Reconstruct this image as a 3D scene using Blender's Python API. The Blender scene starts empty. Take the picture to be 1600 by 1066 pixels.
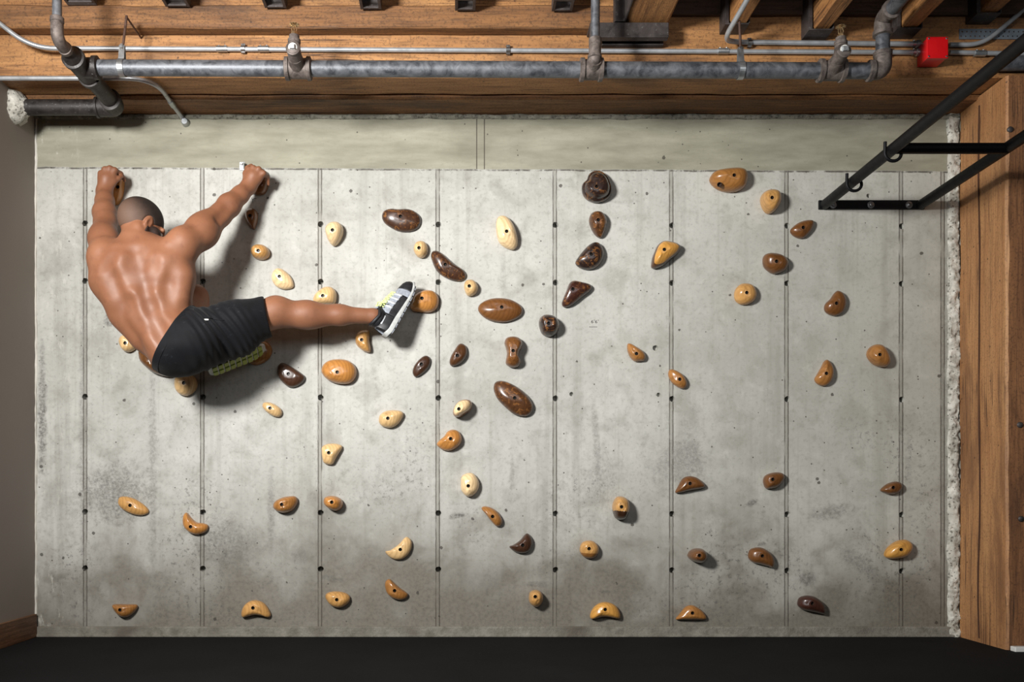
import bpy, bmesh, math, random
import numpy as np
from mathutils import Vector, Matrix, noise as mnoise
from mathutils.geometry import delaunay_2d_cdt

random.seed(7)
SC = bpy.context.scene
COL = SC.collection
PI = math.pi

# ------------------------------------------------------------------ space
# X right, Y into the wall (wall face at Y=0), Z up (floor at Z=0), metres
DIST = 4.0                 # camera to wall
PXM = 350.0                # photo pixels per metre on the wall
VX, VY = 715.0, 775.0      # vanishing point of the depth lines
CAMX, CAMZ = (VX - 800) / PXM, (995 - VY) / PXM

def P(px, py, y=0.0):
    """world point seen at photo position px,py and lying at depth y"""
    s = (DIST + y) / DIST
    return Vector((CAMX + (px - VX) / PXM * s, y, CAMZ + (VY - py) / PXM * s))

def srgb(r, g, b):
    def f(c):
        c /= 255.0
        return c / 12.92 if c <= 0.04045 else ((c + 0.055) / 1.055) ** 2.4
    return (f(r), f(g), f(b), 1.0)

# ------------------------------------------------------------------ mesh builder
class MB:
    def __init__(self):
        self.v, self.f, self.m = [], [], []
    def add(self, verts, faces, mi=0):
        o = len(self.v)
        self.v.extend([tuple(p) for p in verts])
        self.f.extend([tuple(i + o for i in f) for f in faces])
        self.m.extend([mi] * len(faces))
        return o
    def box(self, a, b, mi=0):
        x0, y0, z0 = a; x1, y1, z1 = b
        v = [(x0,y0,z0),(x1,y0,z0),(x1,y1,z0),(x0,y1,z0),(x0,y0,z1),(x1,y0,z1),(x1,y1,z1),(x0,y1,z1)]
        self.add(v, [(0,3,2,1),(4,5,6,7),(0,1,5,4),(1,2,6,5),(2,3,7,6),(3,0,4,7)], mi)
    def tube(self, pts, r, seg=16, mi=0, cap=True, closed=False):
        pts = [Vector(p) for p in pts]
        n = len(pts)
        rs = r if isinstance(r, (list, tuple)) else [r] * n
        tans = []
        for i in range(n):
            if closed: t = pts[(i+1) % n] - pts[i-1]
            else: t = pts[min(i+1, n-1)] - pts[max(i-1, 0)]
            tans.append(t.normalized() if t.length > 1e-9 else Vector((0,0,1)))
        u = tans[0].orthogonal().normalized()
        vs = []
        for i in range(n):
            t = tans[i]
            u = (u - t * u.dot(t))
            u = u.normalized() if u.length > 1e-6 else t.orthogonal().normalized()
            w = t.cross(u)
            for k in range(seg):
                a = 2 * PI * k / seg
                vs.append(pts[i] + (u * math.cos(a) + w * math.sin(a)) * rs[i])
        fs = []
        m = n if closed else n - 1
        for i in range(m):
            j = (i + 1) % n
            for k in range(seg):
                l = (k + 1) % seg
                fs.append((i*seg+k, i*seg+l, j*seg+l, j*seg+k))
        if cap and not closed:
            fs.append(tuple(range(seg - 1, -1, -1)))
            fs.append(tuple((n-1)*seg + k for k in range(seg)))
        self.add(vs, fs, mi)
    def lathe(self, o, axis, prof, seg=20, mi=0):
        """prof: list of (distance along axis, radius) from point o"""
        o = Vector(o); ax = Vector(axis).normalized()
        pts = [o + ax * d for d, r in prof]
        u = ax.orthogonal().normalized(); w = ax.cross(u)
        vs = []
        for (d, r) in prof:
            for k in range(seg):
                a = 2 * PI * k / seg
                vs.append(o + ax * d + (u * math.cos(a) + w * math.sin(a)) * max(r, 1e-5))
        fs = []
        n = len(prof)
        for i in range(n - 1):
            for k in range(seg):
                l = (k + 1) % seg
                fs.append((i*seg+k, i*seg+l, (i+1)*seg+l, (i+1)*seg+k))
        fs.append(tuple(range(seg - 1, -1, -1)))
        fs.append(tuple((n-1)*seg + k for k in range(seg)))
        self.add(vs, fs, mi)
    def build(self, name, mats, parent=None, smooth=False, bevel=0.0, origin=None, autosmooth=None):
        me = bpy.data.meshes.new(name)
        vs = self.v
        if origin is not None:
            ov = Vector(origin)
            vs = [tuple(Vector(p) - ov) for p in vs]
        me.from_pydata(vs, [], self.f)
        me.polygons.foreach_set('material_index', self.m)
        for m in (mats if isinstance(mats, (list, tuple)) else [mats]):
            me.materials.append(m)
        bm = bmesh.new(); bm.from_mesh(me)
        bmesh.ops.recalc_face_normals(bm, faces=bm.faces)
        bm.to_mesh(me); bm.free()
        ang = autosmooth if autosmooth is not None else 40
        if smooth:
            me.polygons.foreach_set('use_smooth', [True] * len(me.polygons))
            try: me.set_sharp_from_angle(angle=math.radians(ang))
            except Exception: pass
        o = bpy.data.objects.new(name, me); COL.objects.link(o)
        if origin is not None: o.location = origin
        if parent is not None:
            o.parent = parent
            o.location = (Vector(origin) if origin is not None else Vector()) - wloc(parent)
        if bevel > 0:
            md = o.modifiers.new('bevel', 'BEVEL'); md.width = bevel; md.segments = 2
            md.limit_method = 'ANGLE'; md.angle_limit = math.radians(40)
        return o

def wloc(o):
    v = Vector()
    while o is not None: v = v + o.location; o = o.parent
    return v

def tag(o, label=None, cat=None, group=None, kind=None):
    if label: o['label'] = label
    if cat: o['category'] = cat
    if group: o['group'] = group
    if kind: o['kind'] = kind
    return o

def empty(name, loc, label, cat, group=None, kind=None):
    o = bpy.data.objects.new(name, None); COL.objects.link(o)
    o.location = loc; o.empty_display_size = 0.05
    return tag(o, label, cat, group, kind)

def bend(pts, r, n=6):
    """round the corners of a polyline"""
    pts = [Vector(p) for p in pts]
    out = [pts[0]]
    for i in range(1, len(pts) - 1):
        a, b, c = pts[i-1], pts[i], pts[i+1]
        ra = min(r, (a-b).length * 0.49, (c-b).length * 0.49)
        p0 = b + (a - b).normalized() * ra; p1 = b + (c - b).normalized() * ra
        for k in range(n + 1):
            t = k / n
            out.append(p0 * (1-t)**2 + b * 2 * t * (1-t) + p1 * t * t)
    out.append(pts[-1])
    return out

# ------------------------------------------------------------------ node helpers
class NT:
    def __init__(self, name):
        self.mat = bpy.data.materials.new(name); self.mat.use_nodes = True
        self.t = self.mat.node_tree
        self.b = self.t.nodes['Principled BSDF']
    def n(self, typ, **kw):
        x = self.t.nodes.new(typ)
        for k, v in kw.items(): setattr(x, k, v)
        return x
    def link(self, a, b): self.t.links.new(a, b)
    def put(self, sock, v):
        if v is None: return
        if isinstance(v, bpy.types.NodeSocket): self.link(v, sock)
        else: sock.default_value = v
    def m(self, op, a, b=None, c=None, clamp=False):
        x = self.n('ShaderNodeMath', operation=op, use_clamp=clamp)
        self.put(x.inputs[0], a); self.put(x.inputs[1], b); self.put(x.inputs[2], c)
        return x.outputs[0]
    def ss(self, v, lo, hi):
        x = self.n('ShaderNodeMapRange', interpolation_type='SMOOTHSTEP')
        self.put(x.inputs[0], v); x.inputs[1].default_value = lo; x.inputs[2].default_value = hi
        x.inputs[3].default_value = 0; x.inputs[4].default_value = 1
        return x.outputs[0]
    def ramp(self, v, a, b, c=0.0, d=1.0):
        x = self.n('ShaderNodeMapRange')
        self.put(x.inputs[0], v)
        for i, q in enumerate((a, b, c, d)): x.inputs[i+1].default_value = q
        return x.outputs[0]
    def mix(self, f, a, b, mode='MIX'):
        x = self.n('ShaderNodeMix', data_type='RGBA', blend_type=mode)
        self.put(x.inputs[0], f); self.put(x.inputs[6], a); self.put(x.inputs[7], b)
        return x.outputs[2]
    def coord(self, scale=(1,1,1), rnd=False, rot=(0,0,0)):
        tc = self.n('ShaderNodeTexCoord')
        mp = self.n('ShaderNodeMapping'); mp.inputs['Scale'].default_value = scale
        mp.inputs['Rotation'].default_value = rot
        v = tc.outputs['Object']
        if rnd:
            oi = self.n('ShaderNodeObjectInfo')
            va = self.n('ShaderNodeVectorMath', operation='ADD')
            cm = self.n('ShaderNodeCombineXYZ')
            k = self.m('MULTIPLY', oi.outputs['Random'], 23.0)
            for i in range(3): self.link(k, cm.inputs[i])
            self.link(v, va.inputs[0]); self.link(cm.outputs[0], va.inputs[1]); v = va.outputs[0]
        self.link(v, mp.inputs['Vector'])
        return mp.outputs[0]
    def noise(self, vec, scale, detail=4, rough=0.55, dist=0.0):
        x = self.n('ShaderNodeTexNoise'); self.link(vec, x.inputs['Vector'])
        x.inputs['Scale'].default_value = scale; x.inputs['Detail'].default_value = detail
        x.inputs['Roughness'].default_value = rough; x.inputs['Distortion'].default_value = dist
        return x.outputs[0]
    def voro(self, vec, scale, rnd=1.0):
        x = self.n('ShaderNodeTexVoronoi'); self.link(vec, x.inputs['Vector'])
        x.inputs['Scale'].default_value = scale; x.inputs['Randomness'].default_value = rnd
        return x
    def bump(self, h, strength=0.3, dist=0.01):
        x = self.n('ShaderNodeBump'); x.inputs['Strength'].default_value = strength
        x.inputs['Distance'].default_value = dist
        self.link(h, x.inputs['Height']); self.link(x.outputs[0], self.b.inputs['Normal'])
    def base(self, v): self.put(self.b.inputs['Base Color'], v)
    def rough(self, v): self.put(self.b.inputs['Roughness'], v)

def plain(name, col, rough=0.5, metal=0.0, var=0.12, scale=30, coat=0.0, spec=None, bump=0.0):
    q = NT(name)
    v = q.coord()
    f = q.noise(v, scale, 5)
    dk = tuple(c * (1 - var * 2) for c in col[:3]) + (1,); lt = tuple(min(1, c * (1 + var)) for c in col[:3]) + (1,)
    q.base(q.mix(q.ramp(f, .3, .7), dk, lt))
    q.rough(q.ramp(f, .3, .7, max(0, rough - .08), min(1, rough + .08)))
    q.b.inputs['Metallic'].default_value = metal
    q.b.inputs['Coat Weight'].default_value = coat
    if spec is not None: q.b.inputs['Specular IOR Level'].default_value = spec
    if bump: q.bump(f, bump, .004)
    return q.mat
# ------------------------------------------------------------------ materials
JOINTS = [133, 316, 500, 684, 867, 1049, 1229, 1408]          # form panel joints
TIE_ROWS = [351, 441, 622, 802, 890]
PLUG_ROWS = [531, 711]

STAINS = [(172,500,11,17,0,.6,84), (238,720,8,190,0,.38,96), (66,650,8,120,0,.6,80), (424,800,7,75,0,.4,92), (932,690,6,75,4,.35,104), (940,748,34,48,0,.3,112),
          (1345,882,52,15,-35,.4,92), (1300,800,42,13,8,.4,88), (1176,786,13,6,25,.6,72), (716,806,15,5,8,.6,76), (838,914,24,6,0,.45,80), (182,770,60,55,0,.5,84),
          (352,850,55,45,0,.42,88), (1062,725,55,45,20,.35,92), (786,420,5,70,0,.22,130), (800,738,4,38,0,.35,112), (945,925,10,3,0,.5,80), (1190,850,10,4,0,.5,84),
          (1080,690,18,60,0,.25,110), (520,905,22,6,-15,.4,84), (470,870,20,12,0,.3,96), (760,905,40,20,0,.2,100), (1262,905,18,12,0,.5,78), (890,255,9,4,8,.4,100),
          (130,650,7,330,0,.35,96), (316,520,5,60,0,.4,84), (250,480,20,30,0,.15,120), (1420,720,6,60,0,.25,104), (1475,620,7,330,0,.35,104)]

def mat_concrete():
    q = NT('cast_concrete')
    v = q.coord()
    sx = q.n('ShaderNodeSeparateXYZ'); q.link(v, sx.inputs[0]); X, Z = sx.outputs[0], sx.outputs[2]
    big = q.noise(v, 1.3, 6, .6)
    med = q.noise(v, 5.5, 8, .62, .4)
    fine = q.noise(v, 60, 6, .7)
    stn = q.noise(v, 24, 7, .72, .5)
    grit = q.ramp(q.noise(v, 75, 6, .75), .38, .62, .15, 1.0)
    streak = q.noise(q.coord((7, 1, .35)), 1.6, 6, .6)
    streak2 = q.noise(q.coord((28, 1, .8)), 1.0, 4, .6)
    col = q.mix(q.ramp(big, .35, .65), srgb(166, 165, 160), srgb(192, 191, 187))
    col = q.mix(q.m('MULTIPLY', q.ss(med, .48, .68), .6), col, srgb(146, 144, 138))
    col = q.mix(q.m('MULTIPLY', q.ss(streak, .52, .72), .45), col, srgb(134, 132, 126))
    col = q.mix(q.m('MULTIPLY', q.ss(streak2, .54, .72), .32), col, srgb(146, 143, 136))
    col = q.mix(q.m('MULTIPLY', q.ss(fine, .50, .68), .42), col, srgb(126, 124, 117))
    # mid-scale clouding and a fine sandy speckle
    cl = q.noise(v, 14, 7, .66, .3)
    col = q.mix(q.m('MULTIPLY', q.ss(cl, .52, .70), .38), col, srgb(128, 126, 119))
    col = q.mix(q.m('MULTIPLY', q.ss(cl, .46, .30), .25), col, srgb(214, 213, 209))
    # slight olive cast towards the right-hand pours
    col = q.mix(q.m('MULTIPLY', q.ss(X, -.3, 2.0), .45), col, q.mix(.5, col, srgb(172, 170, 152)))
    # damp, scuffed lower part with its own ragged outline
    edge = q.m('ADD', Z, q.m('MULTIPLY', q.m('SUBTRACT', med, .5), 1.1))
    edge = q.m('ADD', edge, q.m('MULTIPLY', q.m('SUBTRACT', big, .5), .9))
    low = q.m('SUBTRACT', 1.0, q.ss(edge, .05, .72))
    col = q.mix(q.m('MULTIPLY', low, .82), col, q.mix(q.ramp(fine, .35, .65), srgb(74, 65, 53), srgb(110, 102, 89)))
    # dark mottled specks gathered in patches
    patch = q.ss(q.noise(v, 1.9, 3, .5), .46, .64)
    hgt = q.m('SUBTRACT', 1.0, q.ss(Z, .75, 1.15))
    sp = q.ss(q.noise(v, 48, 7, .75), .52, .63)
    sp = q.m('MULTIPLY', sp, q.m('MULTIPLY', patch, hgt))
    col = q.mix(q.m('MULTIPLY', sp, .72), col, srgb(84, 82, 78))
    # individual stains and rubbed marks seen on the wall
    for (px, py, rx, ry, ang, amt, tone) in STAINS:
        c = P(px, py); ca, sa = math.cos(math.radians(ang)), math.sin(math.radians(ang))
        dx = q.m('SUBTRACT', X, c.x); dz = q.m('SUBTRACT', Z, c.z)
        u = q.m('DIVIDE', q.m('ADD', q.m('MULTIPLY', dx, ca), q.m('MULTIPLY', dz, sa)), rx / PXM)
        w = q.m('DIVIDE', q.m('SUBTRACT', q.m('MULTIPLY', dz, ca), q.m('MULTIPLY', dx, sa)), ry / PXM)
        r = q.m('SQRT', q.m('ADD', q.m('MULTIPLY', u, u), q.m('MULTIPLY', w, w)))
        r = q.m('ADD', r, q.m('MULTIPLY', q.m('SUBTRACT', stn, .5), 2.2))
        col = q.mix(q.m('MULTIPLY', q.m('MULTIPLY', q.m('SUBTRACT', 1.0, q.ss(r, .35, 1.15)), grit), amt * 1.5, clamp=True), col, srgb(tone, tone - 2, tone - 6))
    # upper pour: olive grey band
    zj = q.m('SUBTRACT', 2.097, q.m('MULTIPLY', q.m('ADD', X, 2.1), .0046))
    zd = q.m('SUBTRACT', Z, q.m('ADD', zj, q.m('MULTIPLY', q.m('SUBTRACT', q.noise(v, 9, 4), .5), .012)))
    top = q.ss(zd, -.003, .003)
    olive = q.mix(q.ramp(q.noise(q.coord((1.2, 1, 5)), 3.0, 7, .6), .3, .7), srgb(126, 123, 107), srgb(162, 159, 143))
    olive = q.mix(q.m('MULTIPLY', q.ss(fine, .52, .7), .4), olive, srgb(130, 126, 110))
    col = q.mix(top, col, olive)
    # joints
    below = q.m('SUBTRACT', 1.0, top)
    d = None
    for px in JOINTS + [1473]:
        a = q.m('ABSOLUTE', q.m('SUBTRACT', X, P(px, 0).x))
        d = a if d is None else q.m('MINIMUM', d, a)
    wob = q.m('MULTIPLY', q.m('SUBTRACT', q.noise(v, 35, 4), .5), .0035)
    d = q.m('ADD', d, wob)
    ln = q.m('SUBTRACT', 1.0, q.ss(q.m('ABSOLUTE', q.m('SUBTRACT', d, .0078)), .0008, .0032))
    ln = q.m('MULTIPLY', ln, q.ss(q.noise(q.coord((9, 1, 2.2)), 3, 5, .65), .30, .52))
    ln = q.m('MULTIPLY', ln, below)
    strip = q.m('MULTIPLY', q.m('SUBTRACT', 1.0, q.ss(d, .006, .009)), below)
    b = q.m('MINIMUM', q.m('ABSOLUTE', q.m('SUBTRACT', X, P(745, 0).x)), q.m('ABSOLUTE', q.m('SUBTRACT', X, P(757, 0).x)))
    ln2 = q.m('MULTIPLY', q.m('SUBTRACT', 1.0, q.ss(b, .0012, .0032)), top)
    hz = q.m('SUBTRACT', 1.0, q.ss(q.m('ABSOLUTE', q.m('ADD', zd, .004)), .001, .006))
    hz = q.m('MULTIPLY', hz, q.ss(q.noise(v, 14, 5, .7), .38, .55))
    lines = q.m('MAXIMUM', q.m('MAXIMUM', ln, ln2), hz)
    col = q.mix(q.m('MULTIPLY', strip, .36), col, srgb(112, 107, 98))
    col = q.mix(q.m('MULTIPLY', lines, .88), col, srgb(64, 57, 49))
    # efflorescence near the left corner
    wl = q.m('MULTIPLY', q.m('SUBTRACT', 1.0, q.ss(X, -2.1, -1.85)), q.ss(q.noise(q.coord((3, 1, 1)), 9, 6, .7), .56, .68))
    col = q.mix(q.m('MULTIPLY', wl, .5), col, srgb(215, 212, 204))
    # bug holes
    vo = q.voro(v, 13); cs = q.n('ShaderNodeSeparateColor'); q.link(vo.outputs['Color'], cs.inputs[0])
    size = q.m('MULTIPLY', cs.outputs[1], .10)
    wv = q.m('ADD', vo.outputs['Distance'], q.m('MULTIPLY', q.m('SUBTRACT', q.noise(v, 120, 3), .5), .11))
    pit = q.m('MULTIPLY', q.m('LESS_THAN', wv, size), q.m('GREATER_THAN', cs.outputs[0], .5))
    vo2 = q.voro(v, 38); cs2 = q.n('ShaderNodeSeparateColor'); q.link(vo2.outputs['Color'], cs2.inputs[0])
    pit2 = q.m('MULTIPLY', q.m('LESS_THAN', vo2.outputs['Distance'], q.m('MULTIPLY', cs2.outputs[1], .13)), q.m('GREATER_THAN', cs2.outputs[0], .72))
    pits = q.m('MAXIMUM', pit, pit2)
    col = q.mix(q.m('MULTIPLY', pits, .8), col, srgb(58, 52, 46))
    col = q.mix(1.0, col, (.955, .962, .94, 1), 'MULTIPLY')
    q.base(col)
    q.rough(q.ramp(med, .3, .7, .62, .85))
    h = q.m('ADD', q.m('MULTIPLY', med, .25), q.m('MULTIPLY', fine, .12))
    h = q.m('SUBTRACT', h, q.m('MULTIPLY', lines, .6))
    h = q.m('ADD', h, q.m('MULTIPLY', strip, .25))
    h = q.m('SUBTRACT', h, q.m('MULTIPLY', pits, .9))
    q.bump(h, .35, .006)
    return q.mat

def mat_mortar(name, a, b, c, sc=35, pits=.65):
    q = NT(name); v = q.coord()
    f = q.noise(v, sc, 8, .7); g = q.noise(v, sc * .25, 4)
    col = q.mix(q.ramp(f, .35, .65), a, b)
    col = q.mix(q.ss(g, .5, .7), col, c)
    vo = q.voro(v, sc * 2.2); col = q.mix(q.m('MULTIPLY', q.m('LESS_THAN', q.m('ADD', vo.outputs['Distance'], q.m('MULTIPLY', q.m('SUBTRACT', f, .5), .9)), .26), pits), col, srgb(74, 70, 62))
    q.base(col); q.rough(.9); q.bump(f, .8, .012)
    return q.mat

def mat_timber(name, axis, light, mid, dark, knots=True, gloss=.62):
    """old sawn fir with the grain along axis 0/1/2"""
    q = NT(name)
    s = [9.0, 9.0, 9.0]; s[axis] = .55
    v = q.coord(tuple(s))
    w = q.coord()
    g = q.noise(v, 2.2, 8, .62, 1.2)
    g2 = q.noise(v, 9.0, 6, .7, .3)
    blot = q.noise(w, 2.4, 5, .6)
    col = q.mix(q.ramp(g, .32, .68), mid, light)
    col = q.mix(q.m('MULTIPLY', q.ss(g2, .46, .66), .55), col, dark)
    col = q.mix(q.m('MULTIPLY', q.ss(blot, .5, .72), .55), col, mid)
    spk = q.noise(w, 110, 5, .7)
    col = q.mix(q.m('MULTIPLY', q.ss(spk, .50, .64), .55), col, dark)
    dirt = q.noise(q.coord(tuple(1.6 if i != axis else .5 for i in range(3))), 2.1, 6, .65, .6)
    col = q.mix(q.m('MULTIPLY', q.ss(dirt, .50, .66), .72), col, dark)
    # checks: long narrow cracks
    s2 = [26.0, 26.0, 26.0]; s2[axis] = .5
    ck = q.noise(q.coord(tuple(s2)), 1.3, 4, .5)
    crack = q.m('SUBTRACT', 1.0, q.ss(q.m('ABSOLUTE', q.m('SUBTRACT', ck, .5)), .004, .018))
    crack = q.m('MULTIPLY', crack, q.ss(q.noise(w, 1.7, 3), .5, .62))
    col = q.mix(q.m('MULTIPLY', crack, .8), col, srgb(50, 30, 16))
    h = q.m('SUBTRACT', q.m('ADD', g2, q.m('MULTIPLY', g, .5)), crack)
    if knots:
        vo = q.voro(q.coord(tuple(2.2 if i != axis else 1.1 for i in range(3))), 1.5)
        cs = q.n('ShaderNodeSeparateColor'); q.link(vo.outputs['Color'], cs.inputs[0])
        kd = q.m('ADD', vo.outputs['Distance'], q.m('MULTIPLY', q.m('SUBTRACT', q.noise(w, 30, 3), .5), .05))
        kn = q.m('MULTIPLY', q.m('SUBTRACT', 1.0, q.ss(kd, .045, .085)), q.m('GREATER_THAN', cs.outputs[0], .55))
        col = q.mix(q.m('MULTIPLY', kn, .75), col, srgb(70, 40, 20))
    # small dings
    vo3 = q.voro(w, 16); c3 = q.n('ShaderNodeSeparateColor'); q.link(vo3.outputs['Color'], c3.inputs[0])
    dg = q.m('MULTIPLY', q.m('LESS_THAN', vo3.outputs['Distance'], .07), q.m('GREATER_THAN', c3.outputs[0], .8))
    col = q.mix(q.m('MULTIPLY', dg, .7), col, srgb(54, 32, 18))
    q.base(col); q.rough(q.ramp(g2, .3, .7, gloss - .08, gloss + .12))
    q.bump(h, .35, .006)
    return q.mat

def mat_hold(name, mott=0.0, laminate=False):
    """varnished wooden hold; the wood's own tone comes from the object colour"""
    q = NT(name)
    oi = q.n('ShaderNodeObjectInfo'); c = oi.outputs['Color']
    v = q.coord((1, 1, 1), rnd=True)
    wv = q.n('ShaderNodeTexWave', wave_type='RINGS', rings_direction='Z')
    mp = q.n('ShaderNodeMapping'); mp.inputs['Scale'].default_value = (1.0, 1.0, .25)
    q.link(v, mp.inputs['Vector']); q.link(mp.outputs[0], wv.inputs['Vector'])
    wv.inputs['Scale'].default_value = 24; wv.inputs['Distortion'].default_value = 5
    wv.inputs['Detail'].default_value = 3; wv.inputs['Detail Scale'].default_value = 1.2
    n1 = q.noise(v, 26, 6, .62, .8); n2 = q.noise(v, 120, 3, .6)
    dk = q.mix(1.0, c, (.38, .31, .24, 1), 'MULTIPLY')
    lt = q.mix(1.0, c, (1.14, 1.16, 1.2, 1), 'MULTIPLY')
    col = q.mix(q.ramp(wv.outputs[0], .4, 1.0, 0, .27), lt, dk)
    col = q.mix(q.m('MULTIPLY', q.ss(n1, .5, .72), .38 + mott * .4), col, dk)
    if mott:
        col = q.mix(q.m('MULTIPLY', q.ss(q.noise(v, 34, 5, .7, 1.5), .52, .62), mott), col, srgb(150, 100, 54))
    q.base(col); q.rough(q.ramp(n2, .3, .7, .30, .40))
    q.b.inputs['Coat Weight'].default_value = .45; q.b.inputs['Coat Roughness'].default_value = .18; q.b.inputs['Specular IOR Level'].default_value = .35
    q.bump(n2, .05, .002)
    return q.mat

def mat_iron(name, a, b, metal=.5, rough=.5, sc=22):
    q = NT(name); v = q.coord()
    f = q.noise(v, sc, 7, .65, .6); g = q.noise(v, sc * 5, 3)
    col = q.mix(q.ramp(f, .35, .65), a, b)
    q.base(q.mix(q.m('MULTIPLY', q.ss(g, .6, .75), .35), col, srgb(150, 150, 150)))
    q.b.inputs['Metallic'].default_value = metal
    q.rough(q.ramp(f, .3, .7, rough - .1, rough + .12)); q.bump(g, .12, .003)
    return q.mat

M = {}
M['concrete'] = mat_concrete()
M['mortar_grey'] = mat_mortar('grey_mortar', srgb(96, 96, 86), srgb(160, 158, 145), srgb(116, 115, 103), 34)
M['mortar_white'] = mat_mortar('white_mortar', srgb(150, 147, 136), srgb(226, 224, 214), srgb(192, 189, 178), 28)
M['curb'] = mat_mortar('curb_concrete', srgb(104, 100, 90), srgb(140, 136, 126), srgb(94, 88, 79), 22, .0)
M['caulk'] = plain('white_caulk', srgb(205, 202, 192), .7, 0, .1, 20)
M['drywall'] = plain('taupe_paint', srgb(150, 142, 134), .75, 0, .02, 4)
M['rubber'] = None
M['beam'] = mat_timber('fir_beam', 0, srgb(182, 133, 82), srgb(148, 102, 60), srgb(74, 49, 31), True)
M['beam_old'] = mat_timber('fir_ledger', 0, srgb(146, 102, 60), srgb(108, 72, 42), srgb(56, 38, 24), True)
M['joist'] = mat_timber('fir_joist', 1, srgb(190, 138, 84), srgb(150, 102, 58), srgb(88, 58, 36), False)
M['post'] = mat_timber('fir_post', 2, srgb(180, 134, 88), srgb(158, 110, 68), srgb(112, 76, 48), True)
M['bay_shade'] = mat_timber('shade_rim_board', 0, srgb(88, 60, 38), srgb(62, 42, 28), srgb(38, 26, 18), False)  # dark tones stand for shade between the joists
M['post_front'] = mat_timber('rough_sawn_post_face', 2, srgb(150, 104, 66), srgb(124, 82, 50), srgb(74, 46, 28), True, .7)
M['deck'] = mat_timber('deck_boards', 0, srgb(150, 100, 55), srgb(110, 70, 38), srgb(70, 44, 26), False)
M['baseboard'] = mat_timber('stained_baseboard', 1, srgb(128, 88, 54), srgb(104, 68, 40), srgb(72, 46, 28), False, .45)
M['pipe'] = mat_iron('black_iron', srgb(62, 65, 70), srgb(116, 119, 124), .4, .48)
M['fitting'] = mat_iron('rusty_fitting', srgb(74, 66, 62), srgb(120, 110, 104), .35, .6, 40)
M['pipe_dark'] = mat_iron('dark_iron', srgb(34, 31, 30), srgb(56, 51, 49), .25, .5)
M['steel_dark'] = mat_iron('dark_steel', srgb(52, 48, 48), srgb(86, 80, 78), .4, .5, 14)
M['emt'] = plain('galvanised_conduit', srgb(176, 179, 182), .34, .45, .08, 25)
M['zinc'] = plain('zinc_plate', srgb(176, 180, 182), .38, .85, .12, 30)
M['rod'] = plain('rusty_rod', srgb(96, 74, 64), .6, .4, .2, 40)
M['brass'] = plain('brass', srgb(196, 168, 128), .32, .9, .1, 40)
M['white_plastic'] = plain('white_tape', srgb(220, 220, 214), .6, 0, .05, 20)
M['red'] = plain('red_enamel', srgb(206, 14, 22), .38, 0, .08, 8, coat=.3)
M['black_metal'] = plain('black_powder_coat', srgb(15, 15, 17), .5, .0, .1, 40, spec=.2)
M['bolt'] = plain('bolt_steel', srgb(150, 150, 150), .35, .9, .12, 40)
M['bolt_dark'] = plain('blackened_bolt', srgb(52, 50, 48), .4, .8, .1, 40)
M['galv_strap'] = plain('blue_grey_strap', srgb(128, 138, 148), .5, .5, .12, 26)
M['hold'] = mat_hold('varnished_hold')
M['hold_mottled'] = mat_hold('mottled_hold', .6)
M['bore'] = plain('bored_wood', srgb(46, 28, 16), .8, 0, .1, 60)
M['white_paint'] = plain('white_paint', srgb(214, 214, 210), .6, 0, .04, 12)

def mat_rubber():
    q = NT('black_rubber'); v = q.coord()
    f = q.noise(v, 90, 5, .7); g = q.noise(v, 2.5, 4)
    col = q.mix(q.ramp(g, .3, .7), srgb(13, 13, 14), srgb(20, 20, 21))
    vo = q.voro(v, 26); cs = q.n('ShaderNodeSeparateColor'); q.link(vo.outputs['Color'], cs.inputs[0])
    fl = q.m('MULTIPLY', q.m('LESS_THAN', vo.outputs['Distance'], .05), q.m('GREATER_THAN', cs.outputs[0], .86))
    q.base(q.mix(q.m('MULTIPLY', fl, .5), col, srgb(88, 88, 90))); q.rough(.92); q.bump(f, .25, .003)
    q.b.inputs['Specular IOR Level'].default_value = .12
    return q.mat
M['rubber'] = mat_rubber()
# ------------------------------------------------------------------ the room
XL = P(55, 0).x                    # left wall plane
XPOST = P(1497, 0).x               # left face of the timber post
ZB = 2.345                         # underside of the beam
YB = -.332                         # front face of the beam

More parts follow.
